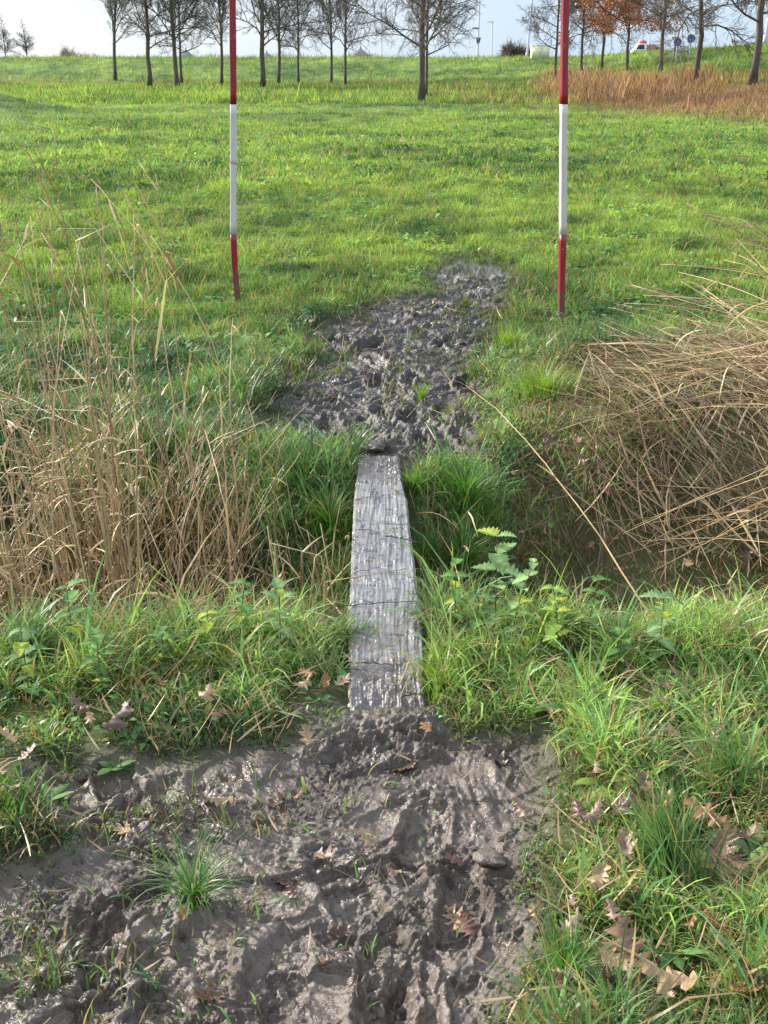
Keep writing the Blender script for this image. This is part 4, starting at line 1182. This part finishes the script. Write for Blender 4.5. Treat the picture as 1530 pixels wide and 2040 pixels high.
def rosette(px, py, n, L, w, col, lab, el=(0.3, 0.9), cat="weed", zadd=0.0):
    g = GP(px, py); base = g.copy()
    o = empty("leafy_weed", base, lab, cat, "broad leaved weeds in the grass")
    mb = MB()
    for k in range(n):
        az = k * 2.4 + rng.normal(0, .3); lp = leaf_path(g, az, L * rng.uniform(.6, 1.1), rng.uniform(*el), rng.uniform(.5, 1.3), 9)
        T = np.gradient(lp, axis=0); sd = np.cross(T, np.array([0, 0, 1.0])); t = np.linspace(0, 1, 9)
        mb.ribbon(lp, w * np.clip(np.sin(np.pi * t ** 1.1), .08, 1), sd, np.array(col) * rng.uniform(.75, 1.25), .3)
    mb.build("foliage", M_NETTLE, o, origin=base)
for a in [
 (420,780,9,.13,.013,G2,"dock with long upright leaves on the dark bank under the left pole"),
 (468,775,5,.14,.011,G1,"dock with one leaf stretched right, beside the first dock"),
 (415,455,4,.16,.018,G3,"pale dock leaf standing in the meadow left of the left pole"),
 (1210,680,8,.11,.016,G2,"light green rosette at the top of the right bank"),
 (1170,780,7,.10,.018,G1,"round leaved weed under the grass on the right bank"),
 (1150,1430,9,.13,.012,G1,"plantain with long ribbed leaves on the right edge of the smooth mud"),
 (1210,1560,8,.12,.014,G2,"wide bladed weed above the tall tussock at the right"),
 (1250,1480,10,.07,.012,G2,"clover like weed in the middle of the right grass"),
 (1495,1700,7,.09,.018,G3,"pale yellowish weed at the right edge beside the brown leaves"),
 (1340,1900,8,.08,.010,G1,"small rosette in the wet grass at the lower right"),
 (230,1540,9,.06,.012,G4,"dark small weed in the hollow of the left mud"),
 (100,1600,8,.07,.010,G1,"flat weed in the sparse grass at the far left of the mud"),
 (150,1290,8,.10,.014,G2,"bright weed at the foot of the left reeds"),
 (110,210,10,.5,.06,G2,"yellow green weed on the edge of the grassy mound"),
 (525,192,14,1.0,.09,G4,"leafy bush like weed in front of the trees left of the centre tree"),
 (990,272,12,.4,.04,G4,"dark weed tuft in the far meadow left of the right pole"),
]: rosette(*a)

def tussock(px, py, n, h, rad, lab, col, lean=(0.9, 0.4), az=None, w=0.0019):
    g = GP(px, py)
    r = np.abs(rng.normal(0, rad * .5, n)); an = rng.uniform(0, 6.283, n)
    x = g[0] + r * np.cos(an); y = g[1] + r * np.sin(an); z = H(x, y) - .005
    a = an + rng.normal(0, .5, n) if az is None else rng.normal(az, .7, n)
    hh = h * rng.uniform(.5, 1.15, n); c = np.array(col) * rng.normal(1, .2, (n, 1)).clip(.5, 1.6) * (1 + rng.normal(0, 1, (n, 1)) * np.array([.15, .03, -.1]))
    c[rng.random(n) < .07] = (.36, .28, .14)
    me = blades("grass_tussock", x - g[0], y - g[1], z - g[2], hh, w * rng.uniform(.7, 1.4, n), a, np.abs(rng.normal(*lean, n)) + .1, c.clip(.01, .8), 6, twist=rng.normal(0, .4, n))
    o = link("grass_tussock", me, M_GRASS); o.location = g
    tag(o, lab, "grass tuft", "big grass tussocks")
GT = (0.085, 0.20, 0.035); GB = (0.10, 0.20, 0.06); GY = (0.17, 0.28, 0.035)
for a in [
 (925,1010,420,.24,.14,"bright green arching tussock right of the plank's far half",GT,(1.3,.4)),
 (1080,790,380,.22,.16,"yellow green hanging tussock at the right edge of the far mud",GY,(1.4,.4)),
 (1010,690,200,.14,.12,"light green tuft between the far mud and the right pole",GY),
 (1330,1745,330,.19,.07,"tall pale green tussock in the lower right grass",GB,(.75,.35),2.0),
 (385,1800,120,.17,.035,"lone grass tuft standing in the near mud at the left",GB,(1.75,.6)),
 (660,1060,260,.18,.12,"green tussock touching the left edge of the plank",GT,(1.2,.4)),
 (600,960,240,.17,.12,"tussock left of the plank's far end under the far mud",GT,(1.2,.4)),
 (690,1290,200,.13,.09,"tussock at the left edge of the plank's near half",GT,(1.1,.4),0.0),
 (880,1370,190,.12,.09,"small tussock at the right corner of the plank's near end",GY,(1.1,.4)),
 (920,1130,220,.2,.1,"dark green tussock in the ditch beside the plank's right edge",GT,(1.3,.4)),
 (828,985,150,.13,.05,"narrow tuft growing against the right edge of the plank's far end",GT,(1.0,.4)),
 (850,1120,140,.13,.05,"tuft against the right edge of the plank's middle",GT,(1.0,.4)),
 (840,800,50,.10,.02,"small upright sprig of grass in the middle of the far mud",GY,(.6,.3)),
 (770,770,45,.06,.05,"flattened grass tuft inside a boot hollow in the far mud",(0.10,.14,.03)),
 (925,615,110,.09,.10,"grassy island near the top of the far mud",(0.12,.17,.04)),
 (1120,1960,150,.12,.05,"bright tuft at the bottom left of the largest oak leaf",GT),
 (1450,1580,200,.2,.1,"leaning tussock at the right edge above the large orange brown leaf",GB,(1.1,.3),3.0),
 (50,1330,160,.22,.1,"broad bladed grass clump at the left edge of the near bank",GB,(.9,.3),.5,.003),
 (40,1620,150,.1,.08,"dark green tuft in the left corner mud",GT),
 (640,690,70,.08,.04,"little tuft beside the grey clod at the left of the far mud",GY),
]: tussock(*a)

def clod(px, py, r, lab, seed):
    bm_n = 22; rs = np.random.default_rng(seed)
    th = np.linspace(0, math.pi, bm_n); ph = np.linspace(0, 2 * math.pi, 2 * bm_n, endpoint=False)
    T, Pp = np.meshgrid(th, ph, indexing='ij')
    X, Y, Z = np.sin(T) * np.cos(Pp), np.sin(T) * np.sin(Pp), np.cos(T)
    rad = 1 + .35 * fbm(X * 1.5 + seed, Y * 1.5 + Z, 3) + .12 * fbm(X * 7 + Z * 3, Y * 7 + seed, 3)
    V = np.stack([X * rad * 1.25, Y * rad, Z * rad * .45], -1).reshape(-1, 3) * r
    m = 2 * bm_n; i = np.arange(bm_n - 1)[:, None] * m; j = np.arange(m)[None]; k = (j + 1) % m
    q = np.stack([i + j, i + m + j, i + m + k, i + k], -1).reshape(-1, 4)
    me = np_mesh("mud_clod", V, q, None, np.tile((.1, .1, .1), (len(V), 1)), True, fattr={"mud": np.ones(len(V))})
    g = GP(px, py); g[2] -= r * .10
    o = link("mud_clod", me, M_GROUND); o.location = g; o.rotation_euler = (rs.normal(0, .2), rs.normal(0, .2), rs.uniform(0, 6))
    tag(o, lab, "clod", "loose mud clods")
clod(640, 668, .055, "smooth grey clod of mud in the grass at the left of the far mud", 1)
clod(748, 884, .048, "pale grey pointed clod of mud just beyond the plank's far end", 2)
clod(912, 690, .05, "small pale clod at the right side of the far mud", 3)
clod(975, 1722, .028, "small bluish wet stone like clod on the near mud at the right", 4)
clod(1330, 1730, .001, "", 5) if False else None
# ------------------------------------------------------------------ trees
def tree_meshes(seed, h, crown0, kind):
    """trunk and branches of a bare tree, local coordinates; kind 'upright' or 'spreading'"""
    r = np.random.default_rng(seed); tr = MB(); br = MB(); ends = []
    n = 16; t = np.linspace(0, 1, n)
    bx = np.cumsum(r.normal(0, .045, n)); by = np.cumsum(r.normal(0, .045, n)); bx -= bx[0]; by -= by[0]
    trunk = np.stack([bx, by, t * h], 1)
    R0 = 0.115
    rad = R0 * (1 - t) ** 0.8 * 0.95 + 0.012; rad[0] *= 1.35
    cb = np.array([.095, .080, .066])
    tr.tube(trunk, rad, 9, cb)
    def branch(p, d, L, r0, lev):
        m = 5 if lev < 3 else 3
        pts = [p]; dd = d.copy()
        for i in range(m - 1):
            dd = dd + r.normal(0, .16 if lev < 3 else .22, 3) + np.array([0, 0, (.10 if kind == 'upright' else .02)])
            dd /= np.linalg.norm(dd); pts.append(pts[-1] + dd * L / (m - 1))
        pts = np.array(pts); rr_ = r0 * (1 - .75 * np.linspace(0, 1, m))
        br.tube(pts, rr_, 5 if lev == 1 else 3, cb * (1.25 if lev > 2 else 1.05), cap=False)
        if lev >= 4: ends.append(pts[-1]); return
        k = {1: 9, 2: 8, 3: 5}[lev]
        if lev == 1: k = int(5 + L * 2.6)
        for j in range(k):
            f = .22 + .78 * (j + r.random()) / k
            q = np.array([np.interp(f, np.linspace(0, 1, m), pts[:, i]) for i in range(3)])
            ax = np.cross(dd, r.normal(0, 1, 3)); ax /= np.linalg.norm(ax)
            an = r.uniform(.45, .95)
            nd = dd * math.cos(an) + ax * math.sin(an); nd[2] += .12 if kind == 'upright' else 0
            nd /= np.linalg.norm(nd)
            branch(q, nd, L * (.50 if lev < 3 else .55) * r.uniform(.6, 1.15) * (1.1 - .4 * f), rr_[0] * (.5 if lev < 3 else .55), lev + 1)
    nb = int((h - crown0) * 3.8); az = r.uniform(0, 6)
    for b in range(nb):
        f = (crown0 + (h - crown0) * ((b + r.random() * .8) / nb) ** 1.05) / h
        f = min(f, .985)
        p = np.array([np.interp(f, t, trunk[:, i]) for i in range(3)]); az += 2.4 + r.normal(0, .4)
        el = (r.uniform(.40, 1.1) if kind == 'upright' else r.uniform(.20, 1.0) if kind == 'wide' else r.uniform(-.05, .65)) 
        d = np.array([math.cos(az) * math.cos(el), math.sin(az) * math.cos(el), math.sin(el)])
        u = (f * h - crown0) / (h - crown0)
        L = (3.4 if kind == 'wide' else 3.2) * (.55 + .45 * math.sin(math.pi * min(1, u + .35))) * (1.08 - .8 * u) * r.uniform(.7, 1.15)
        branch(p, d, L, .045 * (1 - .6 * u), 1)
    def mk(mb, nm):
        return np_mesh(nm, np.concatenate(mb.V), np.concatenate(mb.q), np.concatenate(mb.t) if mb.t else None, np.concatenate(mb.c))
    return mk(tr, "trunk"), mk(br, "crown"), np.array(ends)
def leaf_cloud(ends, seed, n, col, size):
    r = np.random.default_rng(seed); c = ends[r.integers(0, len(ends), n)] + r.normal(0, .12, (n, 3))
    a = r.normal(0, 1, (n, 3)); a /= np.linalg.norm(a, axis=1, keepdims=True); b = np.cross(a, r.normal(0, 1, (n, 3))); b /= np.linalg.norm(b, axis=1, keepdims=True)
    s = (size * r.uniform(.6, 1.3, n))[:, None]
    V = np.stack([c - a * s, c - b * s * .6, c + a * s, c + b * s * .6], 1).reshape(-1, 3)
    q = np.arange(n * 4).reshape(-1, 4)
    cc = np.array(col) * r.uniform(.5, 1.3, (n, 1))
    return np_mesh("dead_leaves", V, q, None, np.repeat(cc, 4, 0), False)
UP = [tree_meshes(20 + i, 12.5, (2.3, 2.0, 2.4, 2.1, 1.7)[i], ('upright', 'wide', 'upright', 'wide', 'wide')[i]) for i in range(5)]
SP = [tree_meshes(40 + i, 9.5, 1.9, 'spreading') for i in range(3)]
LV = [leaf_cloud(SP[i][2][(SP[i][2][:, 2] > 2.2)], i, 20000, (.40, .15, .055), .065) for i in range(3)]
for a, b, _ in UP + SP: a.materials.append(M_BARK); b.materials.append(M_BARK)
for m in LV: m.materials.append(M_OAK)
def tree(px, D, var, kind, scale, lab, group, lean=0.0, thick=1.0, leaves=0, rot=None):
    p = PD(px, 160, D); x = p[0]; z = float(H0(x, D))
    o = empty("bare_tree" if not leaves else "oak_tree", (x, D, z - .05), lab, "tree", group)
    src = UP if kind == 'u' else SP
    a, b, _ = src[var % len(src)]
    t = bpy.data.objects.new("trunk", a); COL.objects.link(t); t.parent = o
    c = bpy.data.objects.new("crown", b); COL.objects.link(c); c.parent = o
    if leaves:
        l = bpy.data.objects.new("dead_leaves", LV[var % 3]); COL.objects.link(l); l.parent = o
    o.scale = (scale * thick, scale * thick, scale); o.rotation_euler = (0, lean, rng.uniform(0, 6.28) if rot is None else rot)
    return o
GA = "bare trees in a row across the far meadow"; GB_ = "trees on the right bank"
for a in [
 (230, 86, 0, 'u', 1.0, "leftmost bare tree, its slim trunk leaning left", GA, -.10, 1.0),
 (297, 72, 1, 'u', 1.0, "bare tree with a straight dark trunk, second from the left", GA, -.02, 1.1),
 (353, 71, 2, 'u', 1.0, "bare tree third from the left, a thinner one close behind it", GA, -.01, 1.05),
 (361, 80, 3, 'u', .9, "thin bare tree half hidden behind the third from the left", GA, .0, .8),
 (441, 76, 0, 'u', .95, "slim bare tree just left of the left red and white pole", GA, .0, .85),
 (523, 68, 1, 'u', 1.05, "dark bare tree first to the right of the left pole, weeds at its foot", GA, .0, 1.1),
 (554, 78, 2, 'u', .95, "bare tree second to the right of the left pole", GA, .0, .9),
 (595, 83, 3, 'u', .9, "thin bare tree third to the right of the left pole", GA, .0, .8),
 (660, 83, 0, 'u', .9, "thin bare tree left of the pointed grey roof", GA, .01, .8),
 (688, 77, 1, 'u', .9, "thin bare tree directly left of the pointed grey roof", GA, .0, .8),
 (840, 46, 4, 'u', 1.0, "largest and nearest bare tree, standing alone in the middle of the meadow", GA, .0, 1.0),
 (849, 54, 3, 'u', .8, "thin bare tree close behind the right side of the nearest one", GA, .0, .7),
]: tree(*a)
for a in [
 (1106, 74, 0, 's', .9, "bare tree hidden behind the right red and white pole on the bank", GB_, 0, .8, 0),
 (1157, 78, 1, 's', .95, "slim tree with a few brown leaves first to the right of the right pole", GB_, 0, .8, 0),
 (1198, 76, 2, 's', 1.0, "tree with many rust brown leaves second to the right of the right pole", GB_, 0, .8, 1),
 (1248, 70, 0, 's', 1.0, "tree with rust brown leaves third to the right of the right pole", GB_, 0, .8, 1),
 (1315, 62, 1, 's', 1.0, "bare spreading tree left of the blue round signs", GB_, 0, .9, 0),
 (1388, 50, 2, 's', 1.0, "bare spreading tree right of the blue round signs", GB_, 0, 1.0, 0),
 (1499, 45, 3, 'u', 1.0, "thick trunked tree at the right edge of the bank", GB_, .05, 1.15, 0),
]: tree(*a)
# far bushes beyond the embankment
def bush(px, py_top, D, wpx, lab, col=(.16, .12, .09), n=900):
    p = PD(px, py_top, D); top = p[2]; w = wpx / F_PX * D; z0 = float(H0(p[0], D)); h = top - z0
    mb = MB(); r = np.random.default_rng(int(px))
    for _ in range(n):
        a = r.uniform(0, 6.28); e = math.acos(r.random() ** .7) 
        L = r.uniform(.5, 1.0) * (1 + .25 * math.sin(a * 3 + px))
        d = np.array([math.cos(a) * math.sin(e) * w / 2, math.sin(a) * math.sin(e) * w / 2, math.cos(e) * h]) * L
        s = r.uniform(.1, .55); st = d * s + r.normal(0, .12, 3)
        m_ = (st + d) / 2 + r.normal(0, .15, 3)
        mb.tube([st, m_, d + r.normal(0, .2, 3)], [.03, .022, .01], 3, np.array(col) * r.uniform(.6, 1.2), cap=False)
    for k in range(7):
        a = k * .9; mb.tube([(0, 0, 0), (math.cos(a) * w * .12, math.sin(a) * w * .12, h * .35), (math.cos(a) * w * .3, math.sin(a) * w * .3, h * .7)], [.09, .06, .03], 5, np.array(col) * .5, cap=False)
    o = mb.build("bare_bush", M_BARK); o.location = (p[0], D, z0); tag(o, lab, "bush", "bare bushes beyond the embankment")
bush(1020, 80, 125, 62, "grey leafless bush on the horizon left of the cream cabinet")
bush(1047, 92, 130, 40, "low brown bush behind the tall lamp post near the cream cabinet")
tree(14, 175, 2, 'u', .55, "leftmost small bare tree on the horizon", "small bare trees beyond the embankment", 0, 1.5)
tree(58, 180, 0, 'u', .50, "small bare rounded tree second from the left on the horizon", "small bare trees beyond the embankment", 0, 1.7)
bush(133, 93, 150, 40, "low beige bush on the horizon left of the first tree", (.30, .24, .16))
bush(1300, 92, 110, 40, "brown bush on the horizon behind the parked truck", (.22, .14, .09))
def fringe():
    mb = MB(); r = np.random.default_rng(5)
    for _ in range(3500):
        px = r.uniform(-60, 1060); D = r.uniform(117, 135); p = PD(px, 118, D)
        z = float(H0(p[0], D)); h = r.uniform(.1, .55) + .8 * max(0, float(fbm(np.array([px * .02]), np.array([0.3]), 2)[0]))
        mb.tube([(p[0], D, z), (p[0] + r.normal(0, .12), D, z + h)], [.03, .008], 3, np.array((.34, .28, .19)) * r.uniform(.6, 1.2), cap=False)
    tag(mb.build("dry_undergrowth", M_BARK), kind='stuff')
fringe()

# rough brown vegetation on the right bank
def rough_bank():
    n = 60000; r = np.random.default_rng(6)
    y = 28 + (80 - 28) * r.random(n) ** 1.3; x = r.uniform(4, 40, n)
    ok = (x / y < .36) & (x > 4)
    x, y = x[ok], y[ok]; _, e = meadow_tint(x, y); k = r.random(len(x)) < e * np.clip(.6 + 1.4 * fbm(x * .35, y * .2, 3), 0.03, 1)
    x, y = x[k], y[k]; n = len(x); z = H(x, y)
    cl = fbm(x * .5 + 3, y * .5, 3)
    h = (.16 + .62 * np.clip(cl + .25, 0, 1)) * r.uniform(.4, 1.3, n)
    g = (fbm(x * .25 + 30, y * .25, 2) > .12)
    c = np.array([.33, .175, .10]) * r.uniform(.45, 1.25, (n, 1)); c[cl > .25] *= np.array([.85, .62, .5]); c[g] = np.array([.15, .17, .05]) * r.uniform(.5, 1.3, (g.sum(), 1))
    me = blades("dry_grass", x, y, z, h, .012 * r.uniform(.6, 1.4, n) * (y / 45), r.uniform(0, 6.28, n), np.abs(r.normal(.5, .35, n)) + .05, c, 2)
    tag(link("dry_undergrowth", me, M_STRAW), kind='stuff')
rough_bank()

# ------------------------------------------------------------------ things along the road on the embankment
def col_mb(fn, name, parent, base, mat=M_PLAIN, smooth=True):
    mb = MB(); fn(mb); return mb.build(name, mat, parent, smooth=smooth)
def ground_at(px, D):
    p = PD(px, 118, D); return np.array([p[0], D, float(H0(p[0], D))])
GRY = (.34, .37, .40)
def lamp_post(px, D, h, r, lab, lean=0, head=True, extra=None):
    b = ground_at(px, D); o = empty("lamp_post", b, lab, "lamp post", "lamp posts along the road")
    mb = MB(); mb.tube([(0, 0, -.1), (0, 0, .6), (0, 0, .62), (0, 0, h)], [r * 1.35, r * 1.35, r, r * .6], 8, GRY); mb.build("pole", M_PLAIN, o)
    if head:
        mb = MB(); mb.box((-.35, 0, h + .03), (.9, .22, .10), 0, (.42, .44, .46)); mb.build("lamp_head", M_PLAIN, o)
    if extra: extra(o)
    o.rotation_euler = (0, lean, 0)
def sign_box(o):
    mb = MB(); mb.box((-.33, 0, 3.0), (.62, .18, .16), 0, (.15, .16, .18)); mb.build("bracket_lamp", M_PLAIN, o)
    mb = MB(); mb.tube([(0, 0, 1.35), (0, 0, 1.75), (0, 0, 2.15)], [.04, .2, .32], 3, (.12, .13, .15)); mb.build("sign_plate", M_PLAIN, o)
lamp_post(951, 125, 9.5, .10, "lamp post carrying a small bracket and a triangular plate, right of the centre tree", .012, True, sign_box)
lamp_post(979, 165, 5.4, .10, "short grey lamp post right of the one with the triangular plate", 0.0)
lamp_post(1049, 118, 11, .10, "thickest tall lamp post, standing left of the cream cabinet", .06)
lamp_post(760, 140, 12, .08, "slender dark lamp post between the grey roof and the centre tree", .005)
lamp_post(1106, 150, 8, .07, "faint lamp post just left of the right red and white pole", 0)
lamp_post(1253, 120, 8, .07, "thin lamp post behind the rust leaved trees", .02)
lamp_post(1291, 150, 8, .08, "thin lamp post between the parked truck and the blue signs", 0)
lamp_post(1520, 75, 10, .12, "pale lamp post at the right edge behind the thick trunked tree", .05)
def cabinet():
    b = ground_at(1075, 93)
    o = empty("roadside_cabinet", b, "cream coloured box shaped cabinet on the crest of the embankment", "cabinet")
    mb = MB(); mb.box((0, 0, .42), (1.30, .6, .95), .1, (.68, .66, .44)); mb.build("housing", M_PLAIN, o, smooth=False)
    mb = MB(); mb.box((0, 0, .92), (1.36, .66, .05), .1, (.60, .58, .42)); mb.build("lid", M_PLAIN, o, smooth=False)
    for s in (-.32, .32):
        mb = MB(); mb.box((s + .03, -.31, .42), (.6, .03, .82), .1, (.64, .62, .42)); d = mb.build("door", M_PLAIN, o, smooth=False)
        mb = MB(); mb.box((s + .22 * (-1 if s > 0 else 1) + .03, -.335, .42), (.03, .02, .12), .1, (.1, .1, .1)); mb.build("handle", M_PLAIN, d, smooth=False)
cabinet()
def road_sign(px, py, D, kind, r, lab, dx=0.0):
    c = PD(px, py, D); b = np.array([c[0], D, float(H0(c[0], D))]); hz = c[2] - b[2]
    o = empty("road_sign", b, lab, "road sign", "road signs on the embankment")
    mb = MB(); mb.tube([(0, .04, -.1), (0, .04, hz + r * .8)], .035, 6, (.35, .37, .38)); mb.build("post", M_PLAIN, o)
    sides = 28 if kind == 'round' else 3
    an = np.arange(sides) * 2 * np.pi / sides - np.pi / 2
    def disc(rad, y0, y1, col, nm):
        V = np.concatenate([np.stack([rad * np.cos(an), np.full(sides, y0), hz + rad * np.sin(an)], 1), np.stack([rad * np.cos(an), np.full(sides, y1), hz + rad * np.sin(an)], 1)])
        q = [(i, (i + 1) % sides, (i + 1) % sides + sides, i + sides) for i in range(sides)]
        t = [(0, i, i + 1) for i in range(1, sides - 1)] + [(sides, sides + i + 1, sides + i) for i in range(1, sides - 1)]
        m = MB(); m.add(V, q, t, col); return m.build(nm, M_PLAIN, o, smooth=False)
    if kind == 'round':
        disc(r, -.02, .01, (.55, .6, .65), "rim"); disc(r * .9, -.03, .0, (.03, .14, .42), "plate")
    elif kind == 'back':
        disc(r, -.02, .01, (.12, .16, .20), "plate")
    else:
        disc(r, -.02, .01, (.55, .10, .08), "rim"); disc(r * .62, -.03, .0, (.75, .74, .72), "plate")
    return o
road_sign(1350, 84, 66, 'round', .22, "blue round sign, left and lower of the two")
road_sign(1377, 77, 66, 'round', .22, "blue round sign behind the branch of the spreading tree, upper of the two")
road_sign(1345, 78, 67, 'tri', .22, "dark triangular sign seen from behind next to the lower blue sign")
road_sign(1463, 86, 78, 'tri', .26, "white give way triangle with a red border near the right edge")
def guard_rail():
    a = PD(1340, 100, 70); b = np.array([a[0], 70, float(H0(a[0], 70))]); h = a[2] - b[2]
    o = empty("guard_rail", b, "grey guard rail between the blue signs and the road", "guard rail")
    mb = MB(); mb.box((.45, 0, h), (1.3, .05, .12), 0, (.45, .47, .48)); mb.build("rail", M_PLAIN, o, smooth=False)
    for s in (-.1, .5, 1.0):
        mb = MB(); mb.box((s, .06, h / 2), (.07, .06, h), 0, (.4, .42, .43)); mb.build("post", M_PLAIN, o, smooth=False)
guard_rail()
def truck():
    p = PD(1277, 108, 100); o = empty("truck", (p[0], 100, p[2]), "white and red truck half hidden behind the crest, between the rust leaved trees", "truck")
    mb = MB()
    prof = [(-1.3, 0), (-1.3, .35), (-.95, .5), (-.6, 1.05), (.55, 1.05), (.55, 0)]
    def extr(mb, prof, y0, y1, col):
        n = len(prof); V = [(a, y0, c) for a, c in prof] + [(a, y1, c) for a, c in prof]
        mb.add(V, [(i, (i + 1) % n, (i + 1) % n + n, i + n) for i in range(n)], [(0, i + 1, i) for i in range(1, n - 1)] + [(n, n + i, n + i + 1) for i in range(1, n - 1)], col)
    extr(mb, prof, -.8, .8, (.72, .70, .68)); mb.build("cab", M_PLAIN, o, smooth=False)
    mb = MB(); extr(mb, [(-.85, .5), (-.55, .95), (.2, .95), (.2, .5)], -.82, -.79, (.03, .03, .04)); mb.build("side_window", M_PLAIN, o, smooth=False)
    mb = MB(); extr(mb, [(-.45, 1.05), (-.3, 1.35), (.45, 1.35), (.55, 1.05)], -.6, .6, (.55, .12, .08)); mb.build("roof_fairing", M_PLAIN, o, smooth=False)
    mb = MB(); mb.box((1.2, 0, .45), (1.2, 1.5, .9), 0, (.30, .14, .10)); mb.build("load_bed", M_PLAIN, o, smooth=False)
    for x in (-.8, 1.2):
        mb = MB(); mb.tube([(x, -.85, -.1), (x, -.6, -.1)], .32, 16, (.02, .02, .02)); mb.build("wheel", M_PLAIN, o)
    o.scale = (.6, .6, .75)
truck()
def house(px, ytop, D, wpx, lab, roofc=(.13, .14, .16)):
    p = PD(px, ytop, D); w = wpx / F_PX * D; z0 = float(H0(p[0], D)); zt = p[2]; ze = PD(px, 119, D)[2] - .15
    o = empty("house", (p[0], D, z0), lab, "house", "houses with pointed roofs beyond the embankment")
    mb = MB(); mb.box((0, 0, (ze - z0) / 2), (w * .86, w * .86, ze - z0), .35, (.36, .22, .15)); wl_ = mb.build("wall", M_PLAIN, o, smooth=False)
    mb = MB(); h2 = w * .5; c, s_ = math.cos(.35), math.sin(.35)
    V = [(a * h2, b * h2, ze - z0 - .02) for a, b in ((-1, -1), (1, -1), (1, 1), (-1, 1))] + [(0, 0, zt - z0)] + [(a * h2, b * h2, ze - z0 - .25) for a, b in ((-1, -1), (1, -1), (1, 1), (-1, 1))]
    V = [(x * c - y * s_, x * s_ + y * c, z) for x, y, z in V]
    mb.add(V, [(0, 5, 6, 1), (1, 6, 7, 2), (2, 7, 8, 3), (3, 8, 5, 0), (5, 8, 7, 6)], [(0, 1, 4), (1, 2, 4), (2, 3, 4), (3, 0, 4)], roofc)
    rf = mb.build("roof", M_PLAIN, o, smooth=False)
    mb = MB(); mb.box((0, 0, zt - z0 + .05), (.3, .3, .5), .35, (.3, .3, .32)); mb.build("chimney", M_PLAIN, rf, smooth=False)
    for s in (-.22, .22):
        mb = MB(); mb.box((s * w, -w * .5, (ze - z0) * .6), (w * .16, .1, w * .18), .0, (.06, .07, .09)); mb.build("window", M_PLAIN, o, smooth=False)
house(718, 95, 300, 44, "house with a steep pointed grey roof, right of the thin trees")
house(370, 98, 300, 40, "house with a pointed grey roof behind the third tree from the left")
house(531, 103, 320, 34, "house with a low pointed roof behind the trees right of the left pole")
